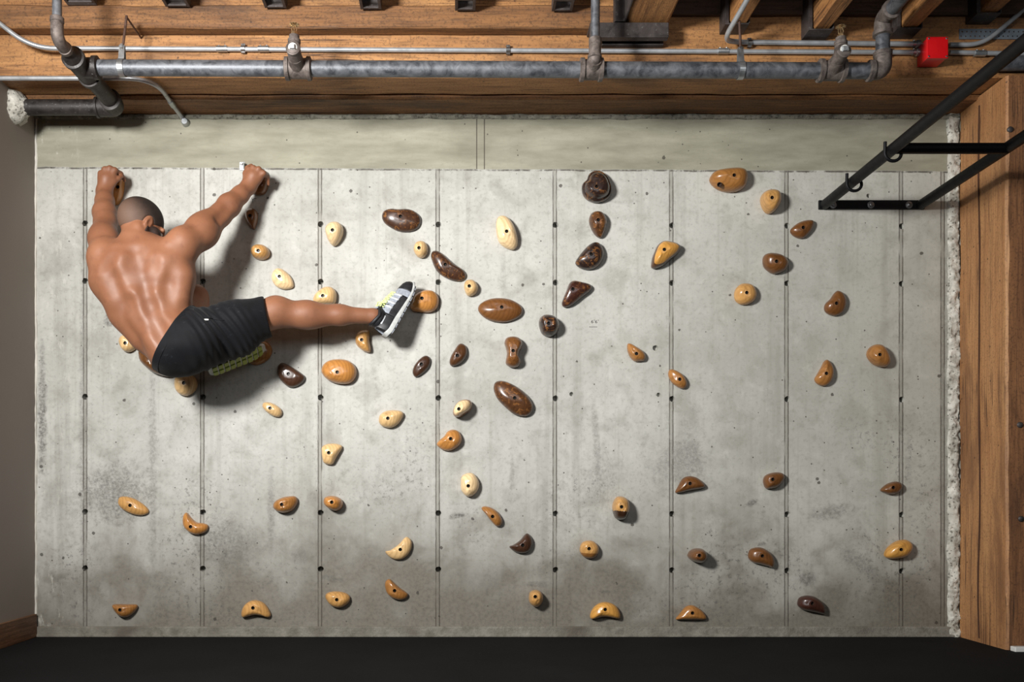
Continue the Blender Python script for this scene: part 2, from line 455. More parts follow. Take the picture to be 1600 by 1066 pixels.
def wall_back():
    x0, x1, z0, z1 = XL - .1, XPOST + .9, -.05, 2.9
    pts = [Vector((x0, z0)), Vector((x1, z0)), Vector((x1, z1)), Vector((x0, z1))]
    loops = []
    edges = [(0, 1), (1, 2), (2, 3), (3, 0)]
    cs = []
    seg = 14
    for j, px in enumerate(JOINTS):
        for py in TIE_ROWS:
            c = P(px + (1 if j > 0 else 0), py + .0035 * (px - 684)); r = .0138
            cs.append((c.x, c.z, r, .035))
    for px, py, r in [(1357, 306, .010), (1024, 544, .013), (1029, 617, .010), (893, 616, .010)]:
        c = P(px, py); cs.append((c.x, c.z, r, .02))
    for (cx, cz, r, dp) in cs:
        st = len(pts)
        for k in range(seg):
            a = 2 * PI * k / seg
            rr = r * random.uniform(.93, 1.05)
            pts.append(Vector((cx + rr * math.cos(a), cz + rr * math.sin(a))))
        loops.append(list(range(st, st + seg)))
        edges += [(st + k, st + (k + 1) % seg) for k in range(seg)]
    vs, es, fs, ov, oe, of = delaunay_2d_cdt(pts, edges, [], 0, 1e-6)
    inv = {}
    for i, o in enumerate(ov):
        for q in o: inv[q] = i
    mb = MB()
    keep = []
    for f in fs:
        c = sum((vs[i] for i in f), Vector((0, 0))) / len(f)
        if any((c.x - a) ** 2 + (c.y - b) ** 2 < (r * .92) ** 2 for a, b, r, dp in cs): continue
        keep.append(tuple(f))
    mb.add([(p.x, 0, p.y) for p in vs], keep)
    for lp, (cx, cz, r, dp) in zip(loops, cs):
        ring = [(vs[inv[i]].x, 0, vs[inv[i]].y) for i in lp]
        back = [(cx + (p[0] - cx) * .8, dp, cz + (p[2] - cz) * .8) for p in ring]
        n = len(ring)
        mb.add(ring + back, [(k, (k + 1) % n, n + (k + 1) % n, n + k) for k in range(n)] + [tuple(range(n, 2 * n))])
    return mb.build('wall_back', M['concrete'])

o = wall_back(); WALL = o
# wall faces the room: make sure normals look to -Y
me = o.data
if sum(p.normal.y * p.area for p in me.polygons) > 0: me.flip_normals()
tag(o, 'grey cast concrete wall with form joints and tie holes behind the climbing holds', 'wall', kind='structure')

def plane_box(name, a, b, mat, label, cat, bevel=0.0, parent=None, kind='structure'):
    mb = MB(); mb.box(a, b)
    o = mb.build(name, mat, parent, bevel=bevel)
    if parent is None: tag(o, label, cat, kind=kind)
    return o

plane_box('floor', (XL - .2, -6.5, -.06), (4.6, .06, 0), M['rubber'], 'black rubber gym floor in front of the concrete wall', 'floor')
plane_box('wall_left', (XL - .14, -1.3, -.02), (XL, -.002, 2.9), M['drywall'], 'taupe painted side wall at the left edge', 'wall')
plane_box('ceiling', (XL - .2, -4.4, 2.86), (4.6, .06, 2.92), M['deck'], 'dark plank deck above the ceiling joists', 'ceiling')

def baseboard():
    mb = MB(); mb.box((XL, -1.3, 0), (XL + .014, -.012, .103))
    o = mb.build('baseboard_left', M['baseboard'], bevel=.002)
    tag(o, 'brown stained wooden baseboard along the taupe wall', 'baseboard', kind='structure')
baseboard()

def rough_strip(name, axis, a0, a1, c0, c1, depth, mat, label, seed, amp=.012, na=260, nc=9, ragged=.012, lead=None):
    """a strip of trowelled mortar: axis 'x' runs along the wall, 'z' runs up it"""
    rnd = random.Random(seed)
    vs, fs = [], []
    for i in range(na + 1):
        t = a0 + (a1 - a0) * i / na
        for j in range(nc + 1):
            u = j / nc
            e0 = ragged * mnoise.noise((t * 9, 3.1 + seed, 0)) + ragged * .5 * mnoise.noise((t * 31, 7.7, seed))
            e1 = ragged * mnoise.noise((t * 8, 9.4 + seed, 0)) + ragged * .6 * mnoise.noise((t * 27, 2.7, seed))
            lo = c0 + (e0 if ragged else 0); hi = c1 + e1
            c = lo + (hi - lo) * u
            bulge = depth * math.sin(PI * min(1, max(0, .08 + .84 * u))) ** .5
            d = bulge + amp * mnoise.noise((t * 26, c * 26, seed)) + amp * .6 * mnoise.noise((t * 70, c * 70, seed + 4))
            if j in (0, nc): d = -.004
            else: d = max(.001, d)
            vs.append((t, -d, c) if axis == 'x' else (c, -d, t))
    for i in range(na):
        for j in range(nc):
            a = i * (nc + 1) + j
            fs.append((a, a + 1, a + nc + 2, a + nc + 1))
    mb = MB(); mb.add(vs, fs)
    o = mb.build(name, mat, smooth=True, autosmooth=60)
    return tag(o, label, 'trim', kind='structure')

rough_strip('trim_1', 'x', XL, XPOST, P(0, 187).z, P(0, 179).z, .012, M['mortar_grey'], 'rough grey mortar bed between the concrete wall top and the timber beam', 3, .006, 420, 6, .005)
rough_strip('trim_2', 'z', .0, 2.34, P(1480, 0).x, XPOST + .006, .016, M['mortar_white'], 'rough white mortar strip between the concrete wall and the timber post', 5, .012, 420, 10, .008)
rough_strip('trim_3', 'z', .1, 2.33, XL - .002, XL + .010, .006, M['caulk'], 'thin white caulk bead in the left corner of the concrete wall', 8, .003, 160, 4, .003)

def curb():
    mb = MB()
    z1 = P(0, 979).z
    mb.box((XL, -.012, 0), (XPOST, .01, z1))
    mb.box((XL, -.018, 0), (XPOST, .0, z1 * .28))
    o = mb.build('trim_4', M['curb'], bevel=.003)
    tag(o, 'low concrete lip along the foot of the climbing wall', 'trim', kind='structure')
curb()

# ---- timber
def timber(name, a, b, mat, label, rough=.004, seed=1, na=80, kind='structure', cat='beam', parent=None, bev=.006):
    """a sawn beam: long box with slightly wandering arrises"""
    a = Vector(a); b = Vector(b)
    L = [abs(b[i] - a[i]) for i in range(3)]
    ax = L.index(max(L))
    o1, o2 = [i for i in range(3) if i != ax]
    vs, fs = [], []
    cr = min(.012, min(L[o1], L[o2]) * .12)
    for i in range(na + 1):
        t = a[ax] + (b[ax] - a[ax]) * i / na
        ring = []
        for (s1, s2, c1, c2) in [(0,0,1,0),(1,0,-1,0),(1,0,0,1),(1,1,0,-1),(1,1,-1,0),(0,1,1,0),(0,1,0,-1),(0,0,0,1)]:
            p = [0, 0, 0]
            p[ax] = t
            w1 = rough * mnoise.noise((t * 3.1, s1 * 5 + seed, s2 * 3)); w2 = rough * mnoise.noise((t * 3.7, s2 * 9 + seed, s1 * 2 + 5))
            cc = cr * (.55 + .8 * abs(mnoise.noise((t * 7, s1 + 2 * s2 + seed, 1.5))))
            p[o1] = (b[o1] if s1 else a[o1]) + c1 * cc + w1
            p[o2] = (b[o2] if s2 else a[o2]) + c2 * cc + w2
            ring.append(p)
        vs += ring
    for i in range(na):
        for k in range(8):
            l = (k + 1) % 8
            fs.append((i*8+k, i*8+l, (i+1)*8+l, (i+1)*8+k))
    fs.append(tuple(range(8))); fs.append(tuple(na*8 + k for k in range(8)))
    mb = MB(); mb.add(vs, fs)
    o = mb.build(name, mat, parent)
    if parent is None: tag(o, label, cat, kind=kind)
    return o

XR = 4.5
ym = YB + .170                      # seam between the two plies of the beam
timber('beam', (XL - .1, YB, ZB), (XR, ym - .003, 2.86), M['beam'], 'long honey coloured fir beam carrying the sprinkler pipe and conduits', .004, 2, 160)
timber('beam', (XL - .1, ym + .003, ZB - .014), (XR, .02, 2.86), M['beam_old'], 'darker fir beam ply between the front beam and the concrete wall', .004, 6, 120)
timber('beam', (XL - .1, -.394, 2.513), (P(985, 40, -.39).x, YB - .002, 2.606), M['beam_old'], 'weathered fir ledger fixed along the upper front of the long beam', .005, 9, 110)
timber('beam', (XL - .1, -.356, 2.612), (P(985, 40, -.39).x, YB - .002, 2.85), M['beam'], 'clean upper fir ledger between the joist hangers', .003, 12, 80)
timber('beam', (XL, -.14, 2.318), (P(180, 150, -.14).x, -.09, ZB), M['beam_old'], 'short weathered board under the beam behind the elbowed pipe', .006, 15, 30)

timber('beam', (P(1046, 40, -.36).x, YB - .022, 2.588), (XR, YB - .003, 2.858), M['bay_shade'], 'added dark board standing in for shade behind the joists of the right-hand bay', .004, 18, 80)  # added board, its colour paints the shade of the joist bay

def post():
    e = timber('pillar', (XPOST + .001, -.352, 0), (XPOST + .42, -.006, ZB - .004), M['post'], 'tall orange fir post standing at the right end of the concrete wall', .005, 21, 90, cat='post')
    for (px, py) in [(1579, 202), (1596, 811), (1594, 664)]:
        c = P(px, py, -.356); mb = MB()
        mb.lathe(c + Vector((0, .006, 0)), (0, -1, 0), [(0, .012), (.006, .012), (.009, .009), (.010, .0)], 14)
        mb.build('bolt_head', M['steel_dark'], e, smooth=True)
    e.data.materials.append(M['post_front'])
    for p in e.data.polygons:
        if p.normal.y < -.8: p.material_index = 1
    return e
post_o = post()
def post_split():
    # second ply of the post: dark seam between two boards on the left face
    mb = MB()
    vs, fs = [], []
    n = 60
    for i in range(n + 1):
        z = .02 + 2.28 * i / n
        yc = -.165 + .012 * mnoise.noise((z * 2.2, 1, 4)); w = .0018 + .002 * mnoise.noise((z * 6, 8, 2))
        vs += [(XPOST - .0045, yc - w, z), (XPOST - .0045, yc + w, z), (XPOST + .01, yc + w, z), (XPOST + .01, yc - w, z)]
    for i in range(n):
        for k in range(4):
            l = (k + 1) % 4
            fs.append((i*4+k, i*4+l, i*4+4+l, i*4+4+k))
    mb.add(vs, fs)
    mb.build('split', plain('dark_split', srgb(74, 48, 32), .9), post_o)
post_split()

mb = MB(); mb.box((P(1577, 1016, -.36).x, -.40, 0), (XPOST + .6, -.365, .020))
o = mb.build('trim_5', M['white_paint'], bevel=.003); tag(o, 'short white floor strip at the foot of the fir post', 'trim', kind='structure')

# ---- joists of the right-hand bay, each in its steel shoe, running towards the room
JB = 2.534
JOISTS = [(1151, 27, 40), (1281, 28, 49), (1418, 28, 47), (1541, 27, 24)]
ORD = ['first', 'second', 'third', 'fourth']
jl = ['fir ceiling joist above the bent grey conduit and hanger rod', 'fir ceiling joist above the right-hand sprinkler head',
      'fir ceiling joist between the rising pipe elbow and the red box', 'fir ceiling joist above the perforated steel strap']
hl = ['steel joist shoe just behind the bend of the grey conduit', 'steel joist shoe left above the right-hand sprinkler head',
      'steel joist shoe just right of the rising iron pipe', 'steel joist shoe close to the perforated strap']
for i, (px, w, py) in enumerate(JOISTS):
    c = P(px, py, YB - .055)
    hw = w / PXM * .9 / 2
    zb = c.z + (.0 if i < 3 else .0)
    timber('ceiling_joist', (c.x - hw, -4.3, zb), (c.x + hw, YB - .012, 2.85), M['joist'], jl[i], .004, 30 + i, 60, cat='joist')
    mb = MB(); t = .006
    mb.box((c.x - hw - t - .014, YB - .085, zb - t - .004), (c.x + hw + t, YB - .003, zb - .004))
    mb.box((c.x - hw - t - .014, YB - .085, zb - .004), (c.x - hw - .005, YB - .003, 2.80))
    mb.box((c.x + hw + .005, YB - .085, zb - .004), (c.x + hw + t + .004, YB - .003, 2.80))
    h = mb.build('joist_shoe', M['steel_dark'], bevel=.001)
    tag(h, hl[i], 'joist hanger', 'steel shoes under the right-hand joists')

# ---- box-shaped steel hangers along the ledger, left bay
hx = [(127, 46, 6), (278, 38, 11), (431, 34, 13), (580, 33, 15), (727, 32, 17), (878, 32, 18)]
hlab = ['dark steel box hanger by the far left riser pipe at the ceiling', 'dark steel box hanger right of the left pipe hanger rod',
        'dark steel box hanger left of the left-hand sprinkler head', 'dark steel box hanger right of the left-hand sprinkler head',
        'dark steel box hanger halfway between left sprinkler and middle riser', 'dark steel box hanger just left of the middle riser pipe']
for i, (px, w, py) in enumerate(hx):
    yb = -.41
    c = P(px, py, yb); hw = w / PXM * .9 / 2; t = .008; z0 = c.z
    mb = MB()
    L = .085
    # bottom frame with an opening, side plates and back plate
    mb.box((c.x - hw, yb - L, z0), (c.x - hw + t * 1.5, yb, z0 + t)); mb.box((c.x + hw - t * 1.5, yb - L, z0), (c.x + hw, yb, z0 + t))
    mb.box((c.x - hw + t * 1.5, yb - t * 1.6, z0), (c.x + hw - t * 1.5, yb, z0 + t)); mb.box((c.x - hw + t * 1.5, yb - L, z0), (c.x + hw - t * 1.5, yb - L + t * 1.6, z0 + t))
    mb.box((c.x - hw, yb - L, z0 + t), (c.x - hw + t * .8, yb, 2.84)); mb.box((c.x + hw - t * .8, yb - L, z0 + t), (c.x + hw, yb, 2.84))
    mb.box((c.x - hw + t * .8, yb - t * .8, z0 + t), (c.x + hw - t * .8, yb, 2.84))
    mb.box((c.x - hw, yb, z0 + .04), (c.x + hw, -.398, 2.60))
    h = mb.build('box_hanger', M['steel_dark'], bevel=.0012)
    tag(h, hlab[i], 'joist hanger', 'steel box hangers along the ledger')
    timber('ceiling_joist', (c.x - hw + .010, -4.3, z0 + .034), (c.x + hw - .010, yb - .016, 2.85), M['joist'],
           ['fir joist end seen inside the box hanger ' + s for s in ('by the far left riser pipe', 'right of the left hanger rod', 'left of the left sprinkler head',
            'right of the left sprinkler head', 'halfway along the ledger', 'next to the middle riser pipe')][i], .003, 50 + i, 40, cat='joist')

# ---- girder on its steel seat, between the bays
def girder():
    ya = -.40
    c0 = P(972, 41, ya); c1 = P(1044, 41, ya); zb = c0.z
    timber('ceiling_joist', (c0.x + .012, -4.3, zb + .004), (c1.x, YB - .01, 2.85), M['joist'], 'thick fir girder resting on the steel seat right of the middle riser', .006, 70, 60, cat='girder')
    e = empty('girder_seat', P(990, 55, ya), 'dark steel seat bracket under the thick fir girder right of the middle riser', 'bracket')
    a = P(922, 58, -.43); b = P(1045, 41, -.43)
    mb = MB(); mb.box((a.x, -.43, a.z), (b.x, -.397, zb)); mb.box((a.x, -.397, zb - .012), (b.x, YB - .004, zb)); mb.build('shelf_angle', M['steel_dark'], e, bevel=.002)
    a2 = P(940, 72, YB - .02); b2 = P(1036, 60, YB - .02)
    mb = MB(); mb.box((a2.x, YB - .03, a2.z), (b2.x, YB - .003, zb - .014)); mb.build('back_plate', M['steel_dark'], e, bevel=.002)
    # upright flange plate bent round the girder's left side
    mb = MB()
    x0 = P(958, 40, -.40).x
    mb.box((x0, -.44, zb), (x0 + .045, -.40, 2.84)); mb.box((x0 + .037, -.62, zb), (x0 + .045, -.44, 2.84))
    mb.build('side_plate', M['steel_dark'], e, bevel=.002)
girder()

def pencil():
    """the small pencilled figures with an underline, and two scribbles, on the concrete"""
    mk = plain('pencil_graphite', srgb(74, 72, 70), .8)
    def stroke(mb, pts):
        mb.tube([P(x, y, -.0006) for x, y in pts], .0011, 6)
    mb = MB()
    stroke(mb, [(920.5, 511), (933, 511)])
    for ox in (0, 6.2):
        six = [(926 + ox, 500.5), (924.3 + ox, 502), (923.8 + ox, 503.8), (924.8 + ox, 505), (926.3 + ox, 504.6), (926.6 + ox, 503.2), (925.2 + ox, 502.6), (924.1 + ox, 503.2)]
        stroke(mb, six); stroke(mb, [(928.6 + ox, 499.8), (928.2 + ox, 501.2)])
    mb.build('pencil_mark', mk, WALL)
    mb = MB()
    stroke(mb, [(393.2, 309), (394.3, 312), (394.2, 316)]); stroke(mb, [(397, 310), (395.5, 311.8), (394.6, 312.4)]); stroke(mb, [(397, 310.4), (400.8, 310.2)])
    mb.build('pencil_mark', mk, WALL)
pencil()
# ------------------------------------------------------------------ sprinkler pipe and conduits
YP = -.534
ZP = 2.285
def X_at(px, y): return P(px, 0, y).x

def fitting_ring(mb, c, axis, r, w=.022, lip=.008):
    mb.lathe(Vector(c) - Vector(axis).normalized() * w / 2, axis, [(0, r - lip * .4), (.003, r + lip * .6), (w - .003, r + lip * .6), (w, r - lip * .4)], 24)

def sprinkler_system():
    xl = X_at(128, YP); xr = X_at(1372, YP)
    e = empty('sprinkler_pipe', (xl, YP, ZP), 'long black iron sprinkler pipe with risers and two heads running under the beam', 'pipe')
    R = .0300
    mb = MB(); n = 60
    mb.tube([(xl + (xr - xl) * i / n, YP, ZP - .012 * i / n) for i in range(n + 1)], R, 24)
    mb.build('main_pipe', M['pipe'], e, smooth=True)
    zat = lambda x: ZP - .012 * (x - xl) / (xr - xl)
    # left end tee
    mb = MB()
    mb.tube([(xl - .012, YP, ZP), (xl + .06, YP, ZP)], .0375, 24)
    mb.tube([(xl, YP - .075, ZP), (xl, YP + .08, ZP)], .0385, 24)
    fitting_ring(mb, (xl + .055, YP, ZP), (1, 0, 0), .0385, .024)
    fitting_ring(mb, (xl, YP + .075, ZP), (0, 1, 0), .0395, .024)
    fitting_ring(mb, (xl, YP - .075, ZP), (0, 1, 0), .0385, .022)
    mb.build('tee_fitting', M['pipe_dark'], e, smooth=True)
    # reducer towards the room, elbow, riser
    ye = YP - .215
    mb = MB()
    mb.lathe((xl, YP - .07, ZP), (0, -1, 0), [(0, .036), (.03, .034), (.045, .023), (.09, .0215)], 22)
    mb.build('reducer', M['pipe_dark'], e, smooth=True)
    xe = xl - .0
    mb = MB()
    mb.tube(bend([(xe, ye + .075, ZP), (xe, ye, ZP), (xe, ye, ZP + .075)], .05, 8), .0225, 20)
    fitting_ring(mb, (xe, ye + .07, ZP), (0, 1, 0), .0225, .022, .005); fitting_ring(mb, (xe, ye, ZP + .07), (0, 0, 1), .0220, .022, .004)
    mb.build('elbow_fitting', M['fitting'], e, smooth=True)
    mb = MB(); mb.tube([(xe, ye, ZP + .06), (xe, ye, 2.86)], .0166, 18)
    mb.build('riser_pipe', M['pipe'], e, smooth=True)
    # branch back towards the wall with its end elbow and the run through the side wall
    yb = -.18
    mb = MB(); mb.tube([(xl, YP + .08, ZP), (xl, yb - .03, ZP)], .0335, 24); mb.build('branch_pipe', M['pipe_dark'], e, smooth=True)
    mb = MB()
    mb.tube(bend([(xl, yb - .075, ZP), (xl, yb, ZP), (xl - .085, yb, ZP)], .06, 10), .0385, 24)
    fitting_ring(mb, (xl, yb - .07, ZP), (0, 1, 0), .040, .024); fitting_ring(mb, (xl - .08, yb, ZP), (1, 0, 0), .0385, .016)
    mb.build('elbow_fitting', M['pipe_dark'], e, smooth=True)
    mb = MB(); mb.tube([(xl - .06, yb, ZP), (XL - .10, yb, ZP)], .0330, 24); mb.build('branch_pipe', M['pipe_dark'], e, smooth=True)

    def head(px, up, spr_py, mir, dx):
        """tee on the main, short branch towards the room, plugged tee with an upright head"""
        x = X_at(px, YP); z = zat(x)
        mb = MB()
        mb.tube([(x - .042, YP, z), (x + .042, YP, z)], .0375, 22)
        fitting_ring(mb, (x - .042, YP, z), (1, 0, 0), .0385, .020); fitting_ring(mb, (x + .042, YP, z), (1, 0, 0), .0385, .020)
        mb.tube([(x, YP, z), (x, YP - .065, z + .012)], [.034, .027], 20)
        mb.build('tee_fitting', M['fitting'], e, smooth=True)
        y2 = YP - .085; z2 = z + .022
        mb = MB()
        mb.tube([(x, YP - .05, z + .010), (x, y2 - .030, z2 + .002)], [.027, .025], 20)
        fitting_ring(mb, (x, y2 - .026, z2), (0, 1, -.1), .0235, .014, .006)
        mb.tube([(x, y2, z2), (x, y2, z2 + .062)], [.025, .019], 20)
        fitting_ring(mb, (x, y2, z2 + .040), (0, 0, 1), .021, .018, .005)
        mb.build('branch_tee', M['fitting'], e, smooth=True)
        mb = MB(); mb.lathe((x, y2 - .030, z2 + .002), (0, -1, -.12), [(0, .016), (.004, .016), (.005, .012), (.018, .011)], 4)
        mb.build('square_plug', M['zinc'], e)
        mb = MB(); mb.tube([(x, y2 - .029, z2 + .002), (x, y2 - .034, z2 + .0015)], .0165, 18); mb.build('thread_tape', M['white_plastic'], e, smooth=True)
        h = MB()
        zt = z2 + .062
        h.lathe((x, y2, zt), (0, 0, 1), [(0, .013), (.010, .013), (.012, .009), (.016, .008)], 6)
        for s in (-1, 1):
            h.tube([(x + s * .007, y2, zt + .014), (x + s * .010, y2, zt + .026), (x + s * .003, y2, zt + .040)], .0022, 8)
        h.tube([(x, y2, zt + .014), (x, y2, zt + .040)], .0024, 8)
        ho = h.build('sprinkler_head', M['brass'], e, smooth=True)
        d = MB(); d.lathe((x, y2, zt + .040), (0, 0, 1), [(0, .006), (.0015, .017), (.003, .017), (.0035, .004)], 16)
        for k in range(10):
            a = 2 * PI * k / 10
            d.box((x + .0165 * math.cos(a) - .002, y2 + .0165 * math.sin(a) - .002, zt + .0398), (x + .0165 * math.cos(a) + .002, y2 + .0165 * math.sin(a) + .002, zt + .0428))
        d.build('deflector', M['brass'], ho)
    head(466, 0, 50, 0, 0)
    head(1299, 0, 65, 0, 0)
    # middle riser
    x = X_at(924, YP); z = zat(x)
    mb = MB()
    mb.tube([(x - .036, YP, z), (x + .036, YP, z)], .0375, 22)
    fitting_ring(mb, (x - .036, YP, z), (1, 0, 0), .0385, .020); fitting_ring(mb, (x + .036, YP, z), (1, 0, 0), .0385, .020)
    mb.tube([(x + .006, YP, z), (x + .006, YP - .045, z + .015)], [.034, .027], 20)
    mb.build('tee_fitting', M['fitting'], e, smooth=True)
    mb = MB(); y2 = YP - .045
    mb.tube(bend([(x + .006, YP - .02, z + .012), (x + .006, y2, z + .014), (x + .008, y2, z + .085)], .025, 6), .0235, 20)
    fitting_ring(mb, (x + .006, y2, z + .028), (0, 0, 1), .0240, .014, .005)
    fitting_ring(mb, (x + .008, y2, z + .085), (0, 0, 1), .0215, .030, .005)
    mb.build('elbow_fitting', M['fitting'], e, smooth=True)
    mb = MB(); mb.tube([(x + .008, y2, z + .08), (x + .010, y2, 2.86)], .0172, 18); mb.build('riser_pipe', M['pipe'], e, smooth=True)
    # right end: elbow up, rising pipe, elbow towards the room
    z = zat(xr)
    mb = MB()
    mb.tube(bend([(xr - .04, YP, z), (xr + .018, YP, z), (xr + .018, YP, z + .07)], .045, 8), .0335, 22)
    fitting_ring(mb, (xr - .03, YP, z), (1, 0, 0), .0345, .022); fitting_ring(mb, (xr + .018, YP, z + .065), (0, 0, 1), .0300, .02)
    mb.build('elbow_fitting', M['fitting'], e, smooth=True)
    zt = P(0, 30, YP).z
    mb = MB(); mb.tube([(xr + .018, YP, z + .06), (xr + .018, YP, zt - .03)], .0260, 20); mb.build('riser_pipe', M['pipe'], e, smooth=True)
    mb = MB()
    mb.tube(bend([(xr + .018, YP, zt - .06), (xr + .018, YP, zt), (xr + .018, YP - .075, zt)], .045, 8), .0315, 22)
    fitting_ring(mb, (xr + .018, YP, zt - .055), (0, 0, 1), .0315, .022); fitting_ring(mb, (xr + .018, YP - .07, zt), (0, 1, 0), .0315, .02)
    mb.build('elbow_fitting', M['fitting'], e, smooth=True)
    mb = MB(); mb.tube([(xr + .018, YP - .06, zt), (xr + .018, YP - .9, zt)], .0260, 20); mb.build('branch_pipe', M['pipe'], e, smooth=True)
sprinkler_system()

def hanger(px, top_py, label, lean, lag=False):
    x = X_at(px, YP)
    z = ZP - .012 * (px - 128) / 1244
    e = empty('pipe_hanger', (x, YP, z), label, 'pipe hanger', None)
    mb = MB(); r = .0312
    ring = []
    n = 26
    for k in range(n + 1):
        a = -PI / 2 - 2.75 + 5.5 * k / n
        ring.append((r * math.cos(a), r * math.sin(a)))
    top = (0, .075)
    pts = [top] + ring[::1] + [top] if False else None
    w = .011
    prof = [(.004, .085), (.006, .070)] + [(-q[0] if False else q[0], q[1]) for q in reversed(ring)] + [(-.006, .070), (-.004, .085)]
    # profile lies in the y/z plane, band width along x
    vs, fs = [], []
    for (a, b) in prof:
        nx = Vector((a, b)).normalized() * .0025
        for (dx, s) in ((-w, 0), (w, 0), (w, 1), (-w, 1)):
            vs.append((x + dx, YP + a + nx.x * s, z + b + nx.y * s))
    m = len(prof)
    for i in range(m - 1):
        for k in range(4):
            l = (k + 1) % 4
            fs.append((i*4+k, i*4+l, i*4+4+l, i*4+4+k))
    fs.append((0, 1, 2, 3)); fs.append(tuple((m-1)*4 + k for k in range(4)))
    mb.add(vs, fs); mb.build('strap', M['zinc'], e)
    zt = P(0, top_py, YP + lean).z
    mb = MB(); mb.tube([(x, YP, z + .070), (x + .002, YP + lean * .5, (z + .07 + zt) / 2), (x + .002, YP + lean, zt)], .0052, 10)
    if lag: mb.tube([(x + .002, YP + lean, zt - .004), (x + .002, YB + .002, zt - .004)], .0038, 10)
    mb.build('rod', M['rod'], e, smooth=True)
    mb = MB(); mb.lathe((x, YP, z + .068), (0, 0, 1), [(0, .009), (.009, .009)], 6); mb.lathe((x, YP - .004, z + .085), (0, -1, 0), [(0, .006), (.006, .006)], 6)
    mb.build('nut', M['bolt'], e)
hanger(191, 25, 'silver strap hanger on a thin rod near the left end of the sprinkler pipe', .04, True)
hanger(1157, 33, 'silver strap hanger on a thin rod between the middle riser and right sprinkler', .02)

def conduit(name, pts, r, label, couplings=(), straps=(), bendr=.12, end_fit=None):
    pts = [Vector(p) for p in pts]
    path = bend(pts, bendr, 10)
    e = empty(name, pts[0], label, 'conduit')
    mb = MB(); mb.tube(path, r, 14); mb.build('tube', M['emt'], e, smooth=True)
    for c in couplings:
        mb = MB(); c = Vector(c)
        mb.tube([c - Vector((.022, 0, 0)), c + Vector((.022, 0, 0))], r * 1.32, 14)
        for s in (-.013, .013):
            mb.lathe(c + Vector((s, 0, r)), (0, -.3, 1), [(0, .0035), (.006, .0035)], 8)
        mb.build('coupling', M['zinc'], e, smooth=True)
    for c in straps:
        mb = MB(); c = Vector(c); w = .008
        n = 10; vs, fs = [], []
        prof = [(.0, .021)] + [(.0 - r * 1.25 * math.sin(PI * k / n) - .0, r * 1.25 * math.cos(PI * k / n)) for k in range(n + 1)] + [(.0, -.016)]
        for (dy, dz) in prof:
            vs += [(c.x - w, c.y + dy + (r if dy == 0 and abs(dz) > r * 1.3 else 0) , c.z + dz), (c.x + w, c.y + dy + (r if dy == 0 and abs(dz) > r * 1.3 else 0), c.z + dz),
                   (c.x + w, c.y + dy - .002, c.z + dz), (c.x - w, c.y + dy - .002, c.z + dz)]
        for i in range(len(prof) - 1):
            for k in range(4):
                l = (k + 1) % 4
                fs.append((i*4+k, i*4+l, i*4+4+l, i*4+4+k))
        mb.add(vs, fs)
        mb.lathe((c.x, c.y + r, c.z + .0165), (0, -1, 0), [(0, .006), (.010, .006), (.012, .003)], 8)
        mb.build('strap', M['bolt'], e)
    return e

rc = .0093
yc = YB - .016
def C(px, py, y=yc): return P(px, py, y)
conduit('conduit', [P(-70, -20, YB - .12), P(-12, 28, YB - .115), P(50, 75.5, YB - .085), C(150, 75.8), C(1428, 82)], rc, 'long silver conduit along the beam face from left edge to red box',
        [C(347, 76.5), C(412, 76.5), C(1130, 80)], [C(380, 76.5), C(794, 78.5), C(1388, 81.8)], .22)
conduit('conduit', [P(1185, -30, YB - .35), P(1131, 62, YB - .10), C(1150, 66), C(1428, 69)], rc * 1.08,
        'grey conduit bending down from the joists and running to the red box', [], [C(1171, 67.5)], .07)
conduit('conduit', [C(1484, 70), C(1535, 70), C(1640, -18)], rc, 'silver conduit curving up to the right out of the red box', [], [], .30)
conduit('conduit', [C(1484, 82), C(1700, 86)], rc, 'straight silver conduit leaving the lower right of the red box', [C(1531, 83.5)], [], .1)
yk = -.345; zk = 2.3325
conduit('conduit', [(XL + .004, yk, zk), (X_at(240, yk), yk, zk), (P(288, 188, -.004).x - .012, -.10, 2.318), P(288, 188, .004)], rc,
        'silver conduit at the top left bending back into the concrete wall', [], [], .17)
# collar where that conduit meets the wall
mb = MB(); mb.lathe(P(288, 189, -.026), (0, 1, 0), [(0, .013), (.004, .016), (.016, .016), (.026, .018)], 14)
cl = [o for o in bpy.data.objects if o.get('label', '').startswith('silver conduit at the top left')][0]
mb.build('connector', M['zinc'], cl, smooth=True)
_a = Vector((X_at(240, yk), yk, zk)); _b = Vector((P(288, 188, -.004).x - .012, -.10, 2.318)); p0 = _a.lerp(_b, .84); _d = (_b - _a).normalized() * .022

mb = MB(); mb.tube([p0 - _d, p0 + _d], rc * 1.35, 14); mb.build('coupling', M['zinc'], cl, smooth=True)

